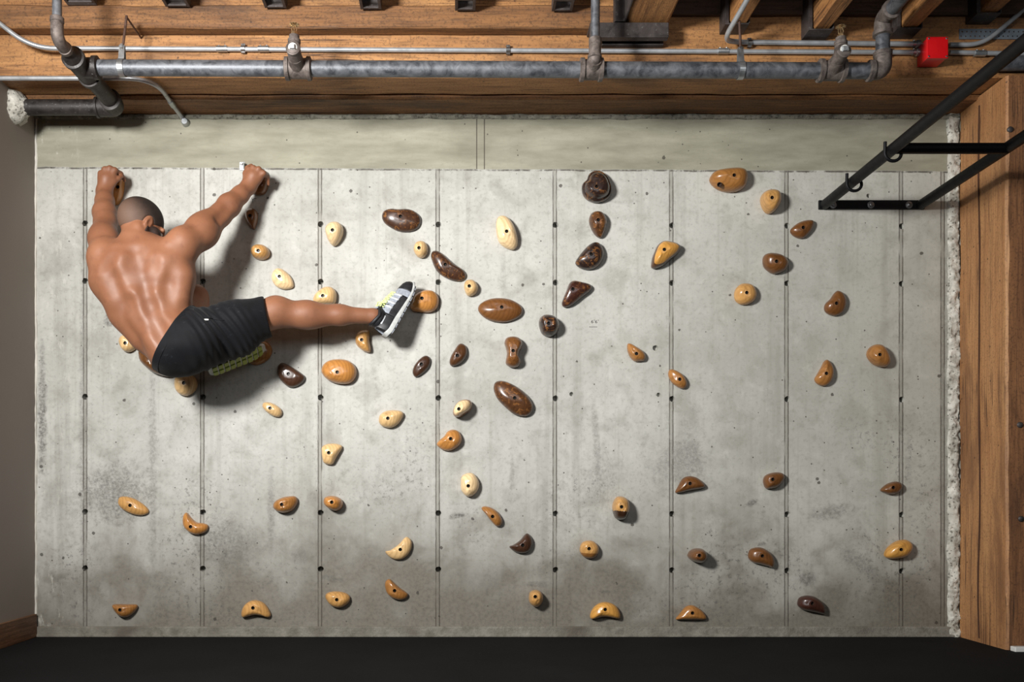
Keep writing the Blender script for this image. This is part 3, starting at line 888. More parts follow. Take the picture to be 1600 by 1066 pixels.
def red_box():
    a = C(1444, 94, YB - .002); b = C(1488, 62, YB - .002)
    a = P(1448.5, 91, YB - .085); b = P(1481.5, 57.5, YB - .085)
    e = empty('alarm_junction_box', ((a.x + b.x) / 2, YB, (a.z + b.z) / 2), 'bright red metal junction box on the beam at the upper right', 'junction box')
    mb = MB(); mb.box((a.x + .002, YB - .078, a.z + .002), (b.x - .002, YB - .003, b.z - .002)); mb.build('body', M['red'], e, bevel=.003)
    mb = MB(); mb.box((a.x, YB - .086, a.z), (b.x, YB - .077, b.z)); cv = mb.build('cover', M['red'], e, bevel=.002)
    for (x, z) in ((a.x + .007, a.z + .007), (b.x - .007, b.z - .007), (a.x + .007, b.z - .007), (b.x - .007, a.z + .007)):
        mb = MB(); mb.lathe((x, YB - .085, z), (0, -1, 0), [(0, .004), (.002, .004), (.003, .002)], 10); mb.build('screw', M['bolt'], cv, smooth=True)
    for (py, s) in ((69, -1), (82, -1), (70, 1), (82, 1)):
        z = C(0, py).z; x = (a.x if s < 0 else b.x)
        mb = MB(); mb.lathe((x - s * .006, yc, z), (s, 0, 0), [(0, .0155), (.014, .0155), (.016, .012), (.030, .012)], 12)
        mb.lathe((x + s * .018, yc, z + .011), (0, -.4, 1), [(0, .004), (.005, .004)], 8)
        mb.build('connector', M['zinc'], e, smooth=True)
red_box()

def strap_plate():
    a = P(1499, 61, YB - .006); b = P(1690, 45, YB - .006)
    mb = MB()
    nx = 26; w = (b.x - a.x)
    # plate with two rows of punched nail holes (holes as recessed dark cups are cut through)
    pts = [Vector((a.x, a.z)), Vector((b.x, a.z)), Vector((b.x, b.z)), Vector((a.x, b.z))]; edges = [(0,1),(1,2),(2,3),(3,0)]; cs = []
    for i in range(nx):
        for j in (0, 1):
            cx = a.x + w * (i + .5 + .25 * (j - .5)) / nx; cz = a.z + (b.z - a.z) * (.28 + .44 * j)
            st = len(pts); cs.append((cx, cz))
            for k in range(8): pts.append(Vector((cx + .0035 * math.cos(k * PI / 4), cz + .0035 * math.sin(k * PI / 4))))
            edges += [(st + k, st + (k + 1) % 8) for k in range(8)]
    vs, es, fs, ov, oe, of = delaunay_2d_cdt(pts, edges, [], 0, 1e-6)
    keep = [tuple(f) for f in fs if not any(((sum(vs[i].x for i in f) / 3 - c[0]) ** 2 + (sum(vs[i].y for i in f) / 3 - c[1]) ** 2) < .0030 ** 2 for c in cs)]
    mb.add([(p.x, 0, p.y) for p in vs], keep)
    o = mb.build('strap_plate', M['galv_strap'], origin=None)
    o.location = (0, YB - .006, 0)
    md = o.modifiers.new('thick', 'SOLIDIFY'); md.thickness = .003
    tag(o, 'blue grey perforated steel strap nailed to the beam at the top right', 'strap')
strap_plate()

def far_pipe():
    y = -.366
    mb = MB(); c = P(1556, 99, y)
    mb.tube([c, Vector((XR - 1.2, y, c.z))], .0295, 22)
    o = mb.build('drain_pipe', M['pipe'], smooth=True, origin=tuple(c)); tag(o, 'short grey iron pipe end above the fir post at the right edge', 'pipe')
far_pipe()

def wall_plaster():
    """broken white plaster round the pipe where it goes through the side wall"""
    mb = MB(); vs, fs = [], []; n, m = 40, 5
    c = Vector((XL, -.18, ZP))
    for i in range(n):
        a = 2 * PI * i / n
        for j in range(m + 1):
            t = j / m
            ro = .075 + .022 * mnoise.noise((math.cos(a) * 2.4, math.sin(a) * 2.4, 3)) + .012 * mnoise.noise((math.cos(a) * 7, math.sin(a) * 7, 3))
            r = .030 + (ro - .030) * t
            h = (.055 * (1 - t) ** .7 + .012 * mnoise.noise((math.cos(a) * 5 * r * 20, math.sin(a) * 5, t * 6))) if j < m else -.004
            vs.append((c.x + max(h, -.004), c.y + r * math.cos(a), c.z + r * math.sin(a)))
    for i in range(n):
        k = (i + 1) % n
        for j in range(m):
            fs.append((i*(m+1)+j, i*(m+1)+j+1, k*(m+1)+j+1, k*(m+1)+j))
    mb.add(vs, fs)
    o = mb.build('trim_6', M['mortar_white'], smooth=True, autosmooth=60)
    tag(o, 'broken white plaster around the pipe entering the side wall', 'plaster', kind='structure')
wall_plaster()

# ------------------------------------------------------------------ pull-up rig on the right
def pullup():
    e = empty('pull_up_rig', P(1360, 321, 0), 'black steel pull-up rig bolted to the right of the climbing wall', 'pull-up bar')
    a = P(1278, 328, 0); b = P(1443, 314, 0)
    mb = MB(); mb.box((a.x, -.012, a.z), (b.x, -.001, b.z)); pl = mb.build('mounting_plate', M['black_metal'], e, bevel=.002)
    for px in (1301.5, 1360.5, 1420):
        c = P(px, 320.5, -.012); mb = MB()
        mb.lathe(c, (0, -1, 0), [(0, .0145), (.003, .0145), (.0035, .0095), (.011, .0095), (.012, .006)], 6)
        mb.lathe(c, (0, -1, 0), [(0, .0160), (.0025, .0160)], 18)
        mb.build('bolt', M['bolt'], pl)
    zc = (a.z + b.z) / 2
    r = .0215
    # side rails run straight out into the room; their free ends hang from the ceiling joists
    x1 = P(1287, 0, 0).x; x2 = P(1437, 0, 0).x
    for x in (x1, x2):
        mb = MB(); mb.tube([(x, -.008, zc), (x, -1.9, zc + (.015 if x == x1 else .03))], r, 20)
        ob = mb.build('side_rail', M['black_metal'], e, smooth=True)
    yb = -.64
    mb = MB(); mb.tube([(x1, yb, zc + .006), (x2, yb, zc + .006)], .020, 20); mb.build('cross_bar', M['black_metal'], e, smooth=True)
    mb = MB(); mb.tube([(x1, -1.78, zc + .014), (x2, -1.78, zc + .03)], .020, 20); mb.build('cross_bar', M['black_metal'], e, smooth=True)
    for x in (x1, x2):
        mb = MB(); mb.tube([(x, -1.9, zc + .01), (x, -1.9, 2.86)], r, 20); mb.build('hanger_post', M['black_metal'], e, smooth=True)
    for yy in (-.30, -.63):
        mb = MB(); R = .030; c = Vector((x1 + .004, yy, zc - .012))
        pts = [c + Vector((-.032, -.004, .045)), c + Vector((-.033, -.004, .0))]
        for k in range(1, 13):
            t = PI + PI * 1.15 * k / 12
            pts.append(c + Vector((R * math.cos(t) - .002, -.004, R * math.sin(t) * .9)))
        mb.tube(pts, .0062, 10); mb.build('j_hook', M['black_metal'], e, smooth=True)
pullup()

def bolt_hanger():
    c = P(379, 259, 0)
    e = empty('bolt_hanger', c, 'small shiny bolt hanger on the wall left of the climber\'s right fist', 'bolt')
    mb = MB(); mb.box((c.x - .013, -.003, c.z - .022), (c.x + .013, -.0005, c.z + .016))
    mb.box((c.x + .010, -.030, c.z - .022), (c.x + .013, -.0005, c.z + .008)); mb.build('plate', M['zinc'], e, bevel=.001)
    mb = MB(); mb.lathe(c + Vector((0, -.003, .002)), (0, -1, 0), [(0, .009), (.007, .009), (.008, .005), (.016, .005)], 6); mb.build('nut', M['bolt'], e)
bolt_hanger()
# ------------------------------------------------------------------ climbing holds
TONE = {'pale': srgb(208, 172, 120), 'cream': srgb(220, 190, 144), 'honey': srgb(184, 138, 80), 'orange': srgb(176, 120, 60), 'yellow': srgb(190, 138, 66),
        'tan': srgb(150, 102, 52), 'brown': srgb(104, 66, 33), 'chest': srgb(78, 49, 28), 'dark': srgb(64, 41, 28), 'vdark': srgb(42, 29, 25), 'red': srgb(62, 35, 27)}
CR = {'A': (360, 250, 5.33), 'B': (640, 320, 5.33), 'C': (860, 250, 5.33), 'D': (1080, 250, 5.33), 'E': (640, 500, 5.33), 'F': (860, 420, 5.33),
      'G': (1140, 420, 5.33), 'H': (400, 560, 5.33), 'I': (160, 740, 4.44), 'J': (420, 760, 5.33), 'K': (660, 660, 4.847), 'L': (780, 780, 5.33),
      'M': (1020, 700, 5.33), 'N': (1020, 830, 5.33), 'O': (1300, 700, 2.913), 'Q': (130, 420, 4.845), 'R': (400, 420, 5.33), 'S': (130, 240, 7.61), 'T': (340, 240, 13.32)}
# crop key, tone, height (m), fullness, hole, outline, label, options
HOLDS = [
 ('A','brown',.045,2.4,(163,465),[(130,425),(165,405),(205,412),(228,450),(225,510),(205,565),(190,573),(160,550),(135,505),(125,460)],'brown teardrop wooden hold just below the climber\'s right forearm'),
 ('A','honey',.060,2.6,(232,757),[(172,760),(185,725),(225,707),(275,710),(312,735),(328,770),(318,805),(280,828),(235,828),(192,808)],'small round honey hold in the climber\'s arm shadow, below the brown teardrop'),
 ('R','cream',.045,2.3,(195,66),[(130,75),(140,30),(170,0),(210,0),(255,30),(295,75),(313,130),(300,160),(240,172),(180,155),(145,120)],'pale teardrop hold above the climber\'s knee'),
 ('A','cream',.070,2.6,(850,585),[(790,590),(805,545),(845,520),(900,522),(935,555),(940,605),(920,660),(885,705),(850,712),(815,670)],'pale egg hold beside the second form joint from the climber, high on the wall'),
 ('A','dark',.040,2.6,(1417,470),[(1262,470),(1280,425),(1330,408),(1400,412),(1480,410),(1540,432),(1583,480),(1580,540),(1545,580),(1480,598),(1400,592),(1330,560),(1280,520)],'large flat topped mottled brown oval hold high on the wall',{'mott':1}),
 ('B','pale',.050,2.5,(78,360),[(33,365),(50,320),(90,303),(130,315),(152,355),(148,400),(125,435),(95,443),(65,430),(42,400)],'small pale round hold just below the large mottled oval hold'),
 ('B','cream',.062,2.6,(808,222),[(720,200),(722,140),(740,100),(780,90),(820,110),(860,160),(885,220),(900,290),(895,345),(865,373),(810,362),(755,325),(730,270)],'tall cream coloured egg hold standing alone at the upper middle'),
 ('B','dark',.042,2.3,(297,497),[(178,430),(190,390),(225,384),(270,405),(320,450),(380,500),(440,540),(468,580),(460,615),(420,636),(350,628),(280,597),(225,550),(195,490)],'long dark mottled bean hold slanting down between two small round holds',{'mott':1}),
 ('B','pale',.052,2.6,(497,678),[(452,685),(465,640),(505,624),(545,640),(570,685),(560,730),(530,755),(495,762),(470,740)],'small pale round hold at the lower end of the dark bean hold'),
 ('B','brown',.050,2.2,(767,853),[(570,870),(585,830),(640,795),(710,778),(790,780),(860,798),(920,835),(943,880),(925,925),(870,960),(790,980),(700,972),(630,945),(585,905)],'wide glossy brown oval hold lying flat below the tall cream egg'),
 ('B','orange',.062,2.7,(103,780),[(20,815),(40,760),(90,725),(150,713),(205,725),(240,770),(240,830),(215,875),(160,897),(90,893),(30,885),(8,850)],'orange wooden hold pressed by the climber\'s right shoe'),
 ('C','chest',.055,2.4,(398,500),[(322,510),(335,455),(370,430),(420,432),(455,465),(470,520),(455,590),(430,640),(410,648),(380,630),(345,580)],'brown acorn hold just under the big dark knob',{'mott':1}),
 ('C','vdark',.085,3.2,(385,222),[(262,235),(272,195),(303,165),(318,125),(350,97),(395,90),(440,103),(478,142),(500,190),(513,240),(500,298),(450,338),(385,352),(320,335),(275,290)],'big near black knob hold, topmost of the dark column',{'flange':1,'mott':1}),
 ('C','vdark',.058,2.3,(340,785),[(208,860),(225,820),(270,760),(320,710),(370,685),(415,700),(445,760),(440,820),(410,870),(360,905),(300,912),(240,895)],'very dark egg hold tilted left, below the brown acorn hold',{'mott':1}),
 ('C','yellow',.068,2.4,(948,747),[(840,880),(848,820),(868,765),(895,710),(940,678),(1000,682),(1060,700),(1085,730),(1060,780),(1000,830),(940,880),(880,903),(850,900)],'yellow topped hold on a brown wood layer, right of the dark column',{'layer':'chest'}),
 ('D','tan',.075,2.6,(357,128),[(155,170),(165,130),(200,95),(260,80),(330,72),(400,70),(450,85),(470,130),(460,200),(420,245),(350,265),(270,258),(200,225)],'large striped tan hold with two holes at the top right',{'hole2':(245,195)}),
 ('D','honey',.085,2.8,(672,315),[(585,340),(590,290),(625,258),(680,250),(725,268),(742,310),(738,360),(710,410),(675,440),(640,440),(605,400)],'tall rounded honey hold just below the large striped tan hold'),
 ('D','brown',.040,2.2,(933,563),[(825,590),(850,555),(900,520),(960,502),(1010,503),(1022,530),(1005,580),(975,620),(935,652),(890,650),(845,625)],'brown pointed hold nearest below the left foot of the pull-up rig'),
 ('D','brown',.058,2.5,(710,845),[(598,845),(605,800),(640,778),(700,778),(760,795),(800,830),(808,870),(785,915),(740,940),(690,948),(645,925),(610,890)],'round brown hold overlapping the second form joint from the right'),
 ('E','dark',.032,2.2,(98,370),[(25,440),(35,390),(70,340),(115,303),(150,300),(175,330),(165,385),(130,430),(80,468),(45,475)],'slim dark leaf shaped hold right of the large orange oval'),
 ('E','chest',.042,2.3,(397,297),[(332,350),(345,300),(375,250),(405,208),(435,197),(470,220),(480,265),(470,310),(435,355),(385,382),(345,382)],'dark pointed bean hold between the slim dark leaf and the hourglass hold'),
 ('E','brown',.070,2.8,(862,258),[(790,190),(808,150),(860,137),(912,150),(940,190),(932,235),(914,270),(912,310),(926,355),(908,387),(868,397),(825,387),(800,358),(806,310),(810,270),(800,230)],'brown hourglass shaped hold standing upright near the middle',{'mott':1}),
 ('E','cream',.085,2.7,(410,742),[(360,770),(375,720),(410,680),(460,663),(505,672),(522,710),(505,755),(460,785),(415,810),(375,805)],'stubby cream hold with a brown layered edge left of the large slanted oval',{'layer':'tan'}),
 ('K','orange',.055,2.5,(214,125),[(108,165),(130,135),(165,105),(190,70),(230,55),(275,70),(298,115),(290,160),(255,195),(210,215),(165,212),(125,190)],'orange kidney hold overlapping the fourth form joint, under the stubby cream hold'),
 ('E','chest',.055,2.3,(875,650),[(700,560),(715,520),(760,507),(820,520),(890,555),(950,600),(1000,655),(1028,715),(1020,765),(985,798),(930,803),(860,780),(800,730),(740,670),(708,610)],'largest dark brown oval hold, slanted, at the centre of the wall',{'mott':.6}),
 ('F','red',.052,2.3,(187,170),[(95,290),(110,240),(135,180),(160,120),(200,100),(260,110),(330,130),(345,160),(320,195),(260,240),(200,290),(150,318),(110,318)],'dark red triangular hold between the very dark egg and the dark round knob',{'mott':1}),
 ('E','vdark',.080,2.8,(1157,30),[(1077,40),(1085,-10),(1115,-38),(1160,-42),(1210,-25),(1240,15),(1245,65),(1225,110),(1185,136),(1140,135),(1100,110)],'small near black round knob, lowest of the dark column',{'mott':.6}),
 ('F','tan',.045,2.3,(716,708),[(640,650),(645,625),(670,625),(720,655),(770,690),(793,730),(780,765),(740,772),(700,770),(665,735),(645,690)],'small tan teardrop hold left of a form joint, upper of the slanted tan pair'),
 ('F','tan',.040,2.3,(1076,921),[(982,880),(990,845),(1015,838),(1060,855),(1105,890),(1135,945),(1130,985),(1105,1000),(1070,990),(1025,960),(995,920)],'small tan oval hold sitting on a form joint, lower of the slanted tan pair'),
 ('G','honey',.052,2.5,(142,200),[(40,225),(50,170),(90,130),(140,122),(190,138),(220,185),(222,230),(200,270),(150,297),(95,297),(55,270)],'round honey yellow hold below left of the round brown hold'),
 ('G','brown',.042,2.3,(890,288),[(790,330),(800,290),(840,250),(875,200),(905,183),(945,205),(970,260),(965,320),(940,365),(890,392),(840,385),(805,365)],'brown comma shaped hold, upper one in the right-hand panel'),
 ('G','tan',.042,2.3,(806,872),[(710,915),(730,880),(765,820),(790,770),(815,758),(845,785),(865,840),(860,900),(835,950),(790,978),(740,965),(715,940)],'tan comma shaped hold, lower one in the right-hand panel'),
 ('G','tan',.062,2.6,(1250,716),[(1148,710),(1165,660),(1210,632),(1260,635),(1300,670),(1330,730),(1335,780),(1310,815),(1260,818),(1210,800),(1165,755)],'round tan hold close to the rightmost form joint at mid height'),
 ('H','dark',.042,3.2,(270,130),[(177,100),(185,60),(215,37),(260,50),(320,85),(380,125),(407,155),(400,190),(360,225),(310,243),(265,235),(220,200),(185,150)],'dark flat faced hold under the climber\'s thigh, beside the large orange oval'),
 ('H','orange',.065,2.7,(677,116),[(545,110),(560,55),(610,18),(690,7),(770,20),(820,60),(838,110),(825,165),(785,205),(720,215),(640,200),(580,165)],'large orange oval hold below the climber\'s calf'),
 ('H','pale',.042,2.4,(117,415),[(53,400),(65,370),(110,367),(160,385),(205,420),(217,455),(200,485),(165,488),(120,470),(75,435)],'small pale oval hold below the dark flat faced hold'),
 ('H','pale',.050,2.4,(1098,500),[(1022,510),(1035,470),(1080,440),(1140,432),(1200,438),(1228,460),(1215,505),(1175,555),(1120,580),(1060,570),(1030,545)],'pale pointed oval hold below right of the large orange oval'),
 ('H','pale',.048,2.5,(606,787),[(548,790),(550,740),(590,715),(650,710),(705,722),(718,745),(692,790),(665,835),(640,880),(605,887),(565,870),(552,830)],'pale kidney hold just right of the third form joint, below mid height'),
 ('R','pale',.062,2.6,(556,226),[(475,260),(490,220),(530,180),(580,152),(630,155),(665,190),(670,240),(655,290),(600,300),(520,300),(480,285)],'pale round hold half hidden behind the climber\'s straight shin'),
 ('R','honey',.055,2.6,(880,593),[(828,600),(835,550),(870,518),(930,512),(946,540),(944,600),(955,660),(950,697),(905,690),(860,660),(835,630)],'honey half moon hold under the heel of the climber\'s right shoe'),
 ('Q','pale',.050,2.5,(318,563),[(272,560),(285,515),(330,500),(380,520),(402,570),(390,610),(345,632),(300,615)],'pale round hold left of the climber\'s waist'),
 ('Q','pale',.060,2.6,(762,865),[(692,880),(700,830),(740,800),(800,800),(850,830),(862,880),(840,930),(790,962),(740,955),(705,925)],'pale round hold directly under the climber\'s seat'),
 ('Q','brown',.075,2.8,(540,715),[(420,630),(430,603),(480,612),(580,650),(665,710),(692,770),(685,802),(640,818),(540,790),(470,740),(430,690)],'brown oval hold mostly hidden behind the climber\'s hip'),
 ('Q','tan',.042,2.6,(1315,630),[(1235,640),(1260,590),(1320,550),(1390,555),(1430,610),(1415,670),(1370,710),(1310,730),(1250,710),(1225,680)],'tan hold under the climber\'s thigh carrying his tucked left shoe'),
 ('S','orange',.050,2.6,(412,400),[(335,420),(340,330),(370,260),(430,230),(480,270),(485,370),(470,480),(430,580),(385,612),(350,560)],'upright orange hold gripped by the climber\'s left fist'),
 ('T','brown',.046,2.6,(880,600),[(700,800),(745,600),(850,430),(950,350),(1040,400),(1070,550),(1050,700),(980,830),(880,865),(760,845)],'brown hold gripped by the climber\'s right fist'),
 ('I','honey',.036,2.3,(192,222),[(108,200),(120,165),(165,160),(225,177),(285,215),(318,250),(315,278),(270,292),(210,283),(150,255),(120,228)],'slanted honey oval hold, leftmost of the holds near knee height'),
 ('I','orange',.045,2.5,(612,370),[(558,320),(565,285),(585,272),(612,305),(650,338),(700,346),(732,360),(730,390),(700,415),(650,425),(600,405),(565,365)],'orange crescent hold below a tie hole on the second form joint'),
 ('I','tan',.050,2.4,(122,947),[(70,915),(90,907),(160,908),(230,910),(243,930),(220,965),(185,992),(145,998),(105,975),(78,940)],'flat topped half moon hold at the bottom left corner'),
 ('I','honey',.048,2.6,(1045,933),[(965,960),(985,915),(1025,885),(1070,880),(1120,900),(1155,945),(1168,985),(1150,1000),(1110,988),(1060,982),(1010,993),(970,998)],'honey bean hold arching up in the bottom row, second from the left corner'),
 ('J','tan',.060,2.5,(108,152),[(37,160),(55,125),(110,95),(170,83),(220,85),(240,115),(228,160),(190,205),(130,222),(80,213),(45,190)],'tan egg hold left of the third form joint, left of a smaller orange one'),
 ('J','orange',.075,2.6,(525,133),[(457,125),(470,92),(520,80),(570,88),(608,115),(616,152),(600,187),(560,205),(510,190),(470,160)],'small orange egg hold right of the third form joint casting a long shadow'),
 ('J','pale',.042,2.5,(1095,527),[(970,545),(1010,533),(1080,485),(1130,430),(1160,425),(1190,460),(1188,515),(1160,570),(1110,607),(1050,610),(1000,585)],'pale crescent hold with its points up and left, low on the wall'),
 ('J','tan',.042,2.4,(1048,870),[(967,830),(975,790),(1005,773),(1042,802),(1090,845),(1140,880),(1160,905),(1140,935),(1090,948),(1030,930),(985,890)],'tan half moon hold directly below the pale crescent hold'),
 ('J','honey',.048,2.5,(566,945),[(472,930),(480,895),(525,878),(590,878),(650,895),(678,930),(660,975),(610,1008),(555,1008),(505,980)],'honey oval hold in the bottom row beside the third form joint'),
 ('K','cream',.058,2.6,(347,482),[(290,470),(298,410),(340,385),(385,388),(420,430),(430,480),(410,530),(370,562),(330,558),(297,520)],'pale upright egg hold below the orange kidney hold'),
 ('K','tan',.045,2.4,(531,714),[(447,655),(465,637),(510,643),(560,670),(595,715),(605,755),(590,785),(560,788),(522,752),(478,695)],'tan bean hold between the pale upright egg and the dark crescent'),
 ('K','dark',.045,2.4,(760,932),[(660,940),(690,928),(740,893),(775,852),(800,843),(830,880),(833,930),(810,975),(765,993),(710,985),(670,960)],'dark brown crescent hold low on the wall, left of a form joint'),
 ('L','honey',.085,2.9,(1018,65),[(945,60),(960,10),(985,-20),(1030,-20),(1070,5),(1083,60),(1075,120),(1050,165),(1010,173),(970,160),(950,110)],'upright hold, honey above and dark brown below, near the low middle',{'band':('dark',.62)}),
 ('L','honey',.052,2.5,(748,413),[(670,415),(690,365),(740,345),(790,355),(825,395),(828,440),(805,480),(760,497),(710,485),(680,455)],'round honey hold with a brown lower rim, left below the two tone upright hold',{'band':('tan',.68)}),
 ('L','honey',.075,2.8,(300,813),[(247,820),(260,775),(305,758),(345,772),(365,815),(355,865),(325,897),(290,895),(255,865)],'small round honey peg hold in the bottom row left of the middle joint'),
 ('L','yellow',.052,2.6,(882,920),[(757,970),(775,920),(820,875),(880,858),(940,870),(985,905),(1008,960),(1000,996),(950,990),(900,981),(850,983),(800,996),(765,998)],'yellow bean hold arching up in the bottom row at the middle'),
 ('M','brown',.045,2.4,(310,297),[(188,365),(210,320),(250,255),(300,235),(360,245),(410,280),(437,320),(400,340),(320,353),(240,372),(200,377)],'brown shark fin hold right of a form joint, above the bottom two rows'),
 ('M','brown',.052,2.4,(998,263),[(922,280),(935,235),(980,210),(1040,203),(1085,215),(1098,250),(1070,300),(1030,330),(980,340),(940,335)],'brown rounded hold just left of the second form joint from the right, low down'),
 ('M','brown',.095,2.8,(387,897),[(297,900),(315,860),(360,838),(410,842),(443,880),(443,925),(410,955),(370,955),(320,935)],'small brown barrel hold casting a long shadow to the right'),
 ('M','brown',.052,2.5,(912,900),[(795,895),(810,850),(855,830),(910,832),(960,860),(1000,905),(1015,955),(1000,998),(960,988),(900,972),(840,957),(805,930)],'brown comma hold with a straight lower edge beside the second joint from the right'),
 ('N','tan',.042,2.3,(330,683),[(192,735),(220,695),(270,635),(320,617),(370,635),(420,675),(447,720),(430,738),(350,738),(250,738)],'tan shark fin hold with a flat base in the bottom row'),
 ('N','red',.055,2.4,(1328,603),[(1207,600),(1225,555),(1280,537),(1340,545),(1390,575),(1430,620),(1437,680),(1420,693),(1370,682),(1310,670),(1250,655),(1215,630)],'dark red brown kidney hold, rightmost of the bottom row'),
 ('O','brown',.042,2.3,(279,181),[(222,192),(250,165),(285,153),(313,160),(320,180),(300,205),(265,212),(240,205)],'small brown pointed hold at the right end, above the olive yellow oval'),
 ('O','yellow',.055,2.4,(314,463),[(240,488),(255,455),(295,425),(335,418),(362,435),(362,465),(335,495),(290,505),(255,503)],'olive yellow oval hold over the rightmost form joint, low right'),
]

def closed_spline(pts, n):
    m = len(pts); out = []
    per = n / m
    for i in range(n):
        u = i / per; k = int(u) % m; t = u - int(u)
        p0, p1, p2, p3 = (np.array(pts[(k + d) % m], float) for d in (-1, 0, 1, 2))
        out.append(.5 * ((2 * p1) + (-p0 + p2) * t + (2*p0 - 5*p1 + 4*p2 - p3) * t*t + (-p0 + 3*p1 - 3*p2 + p3) * t**3))
    return out

HOLD_TOPS = {}
def build_hold(idx, rec):
    key, tone, h, pw, hole, pts, label = rec[:7]
    opt = rec[7] if len(rec) > 7 else {}
    ox, oy, sc = CR[key]
    px = lambda c: (ox + c[0] / sc, oy + c[1] / sc)
    yo = -h * .28
    out = []
    NS = 56
    for c in closed_spline(pts, NS):
        p = P(*px(c), yo); out.append((p.x, p.z))
    out = np.array(out)
    hp = P(*px(hole), -h * .96); hc = np.array((hp.x, hp.z))
    cen = out.mean(0)
    org = Vector((cen[0], 0, cen[1]))
    r0 = .0078
    ang = np.arctan2(out[:, 1] - hc[1], out[:, 0] - hc[0])
    circ = hc + r0 * np.stack([np.cos(ang), np.sin(ang)], 1)
    mb = MB(); vs = []; lev = []
    rnd = random.Random(idx * 13 + 5)
    NR = 15
    # wall contact ring, then belly, then over the dome to the hole
    shrink = lambda s: cen + (out - cen) * s
    rings = [(shrink(.955), -.0002), (shrink(.99), h * .14), (shrink(1.0), h * .28)]
    ph = [rnd.uniform(0, 6) for _ in range(3)]
    for i in range(1, NR + 1):
        s = 1 - i / NR
        s2 = s ** .9
        xy = circ * (1 - s2) + out * s2
        prof = (1 - s2 ** (pw - .35)) ** (1 / 1.75)
        if opt.get('flange'):
            # thick disc carrying a taller knob shifted up
            prof = .30 * (1 - s2 ** 9) ** .5 + .70 * (1 - min(1, s2 / .80) ** 3.0) ** .5
        hh = h * .28 + h * .72 * prof
        rings.append((xy, hh))
    rings.append((circ, h - .004)); rings.append((hc + (circ - hc) * .92, h - .020))
    for (xy, y) in rings:
        for k in range(NS):
            a = 2 * PI * k / NS
            yy = y
            if y > .3 * h and y < h * .985:
                yy = y * (1 + .035 * math.sin(2 * a + ph[0]) + .02 * math.sin(3 * a + ph[1]))
            vs.append((xy[k][0] - org.x, -yy, xy[k][1] - org.z))
    fs, ms = [], []
    nr = len(rings)
    zmin, zmax = out[:, 1].min(), out[:, 1].max()
    for i in range(nr - 1):
        for k in range(NS):
            l = (k + 1) % NS
            fs.append((i*NS+k, i*NS+l, (i+1)*NS+l, (i+1)*NS+k))
            mi = 0
            if i >= nr - 3: mi = 1
            elif 'layer' in opt and rings[i][1] < h * .62: mi = 2
            elif 'band' in opt:
                zc = (rings[i][0][k][1] + rings[i+1][0][k][1]) / 2
                if (zmax - zc) / (zmax - zmin) > opt['band'][1]: mi = 2
            ms.append(mi)
    fs.append(tuple((nr-1)*NS + k for k in range(NS))); ms.append(1)
    mb.v = vs; mb.f = fs; mb.m = ms
    mats = [M['hold_mottled'] if opt.get('mott') else M['hold'], M['bore']]
    if 'layer' in opt or 'band' in opt:
        t = opt.get('layer') or opt['band'][0]
        if 'lam_' + t not in M: M['lam_' + t] = plain('laminated_' + t, TONE[t], .3, 0, .16, 22, coat=.3)
        mats.append(M['lam_' + t])
    o = mb.build('climbing_hold', mats, smooth=True, autosmooth=50)
    o.location = org
    j = 1 + rnd.uniform(-.06, .06)
    c = TONE[tone]; o.color = (min(1, c[0]*j), min(1, c[1]*j), min(1, c[2]*j), 1)
    tag(o, label, 'climbing hold', 'wooden climbing holds on the concrete wall')
    def bolt(bc, ht):
        b = MB(); q = (bc[0], -(ht - .018), bc[1])
        b.lathe((bc[0], -(ht - .0195), bc[1]), (0, -1, 0), [(0, .0058), (.0085, .0058), (.0095, .0050), (.0095, .0028), (.005, .0026)], 12)
        bo = b.build('bolt', M['bolt_dark'], o, smooth=True)
    bolt(hc, h)
    if 'hole2' in opt:
        # second bore: short dark socket with its own rim let into the surface
        p2 = P(*px(opt['hole2']), -h * .80)
        b = MB(); b.lathe((p2.x, -h * .60, p2.z), Vector((-.35, -1, -.35)), [(0, .0105), (.022, .0105), (.0225, .0085), (.008, .008)], 16)
        b.build('second_bore', M['bore'], o, smooth=True)
    return o
for i, rec in enumerate(HOLDS): build_hold(i, rec)
# ------------------------------------------------------------------ the climber: one smooth body grown from a distance field
V = lambda *a: np.array(a, float)
def PV(px, py, y): return np.array(P(px, py, y), float)

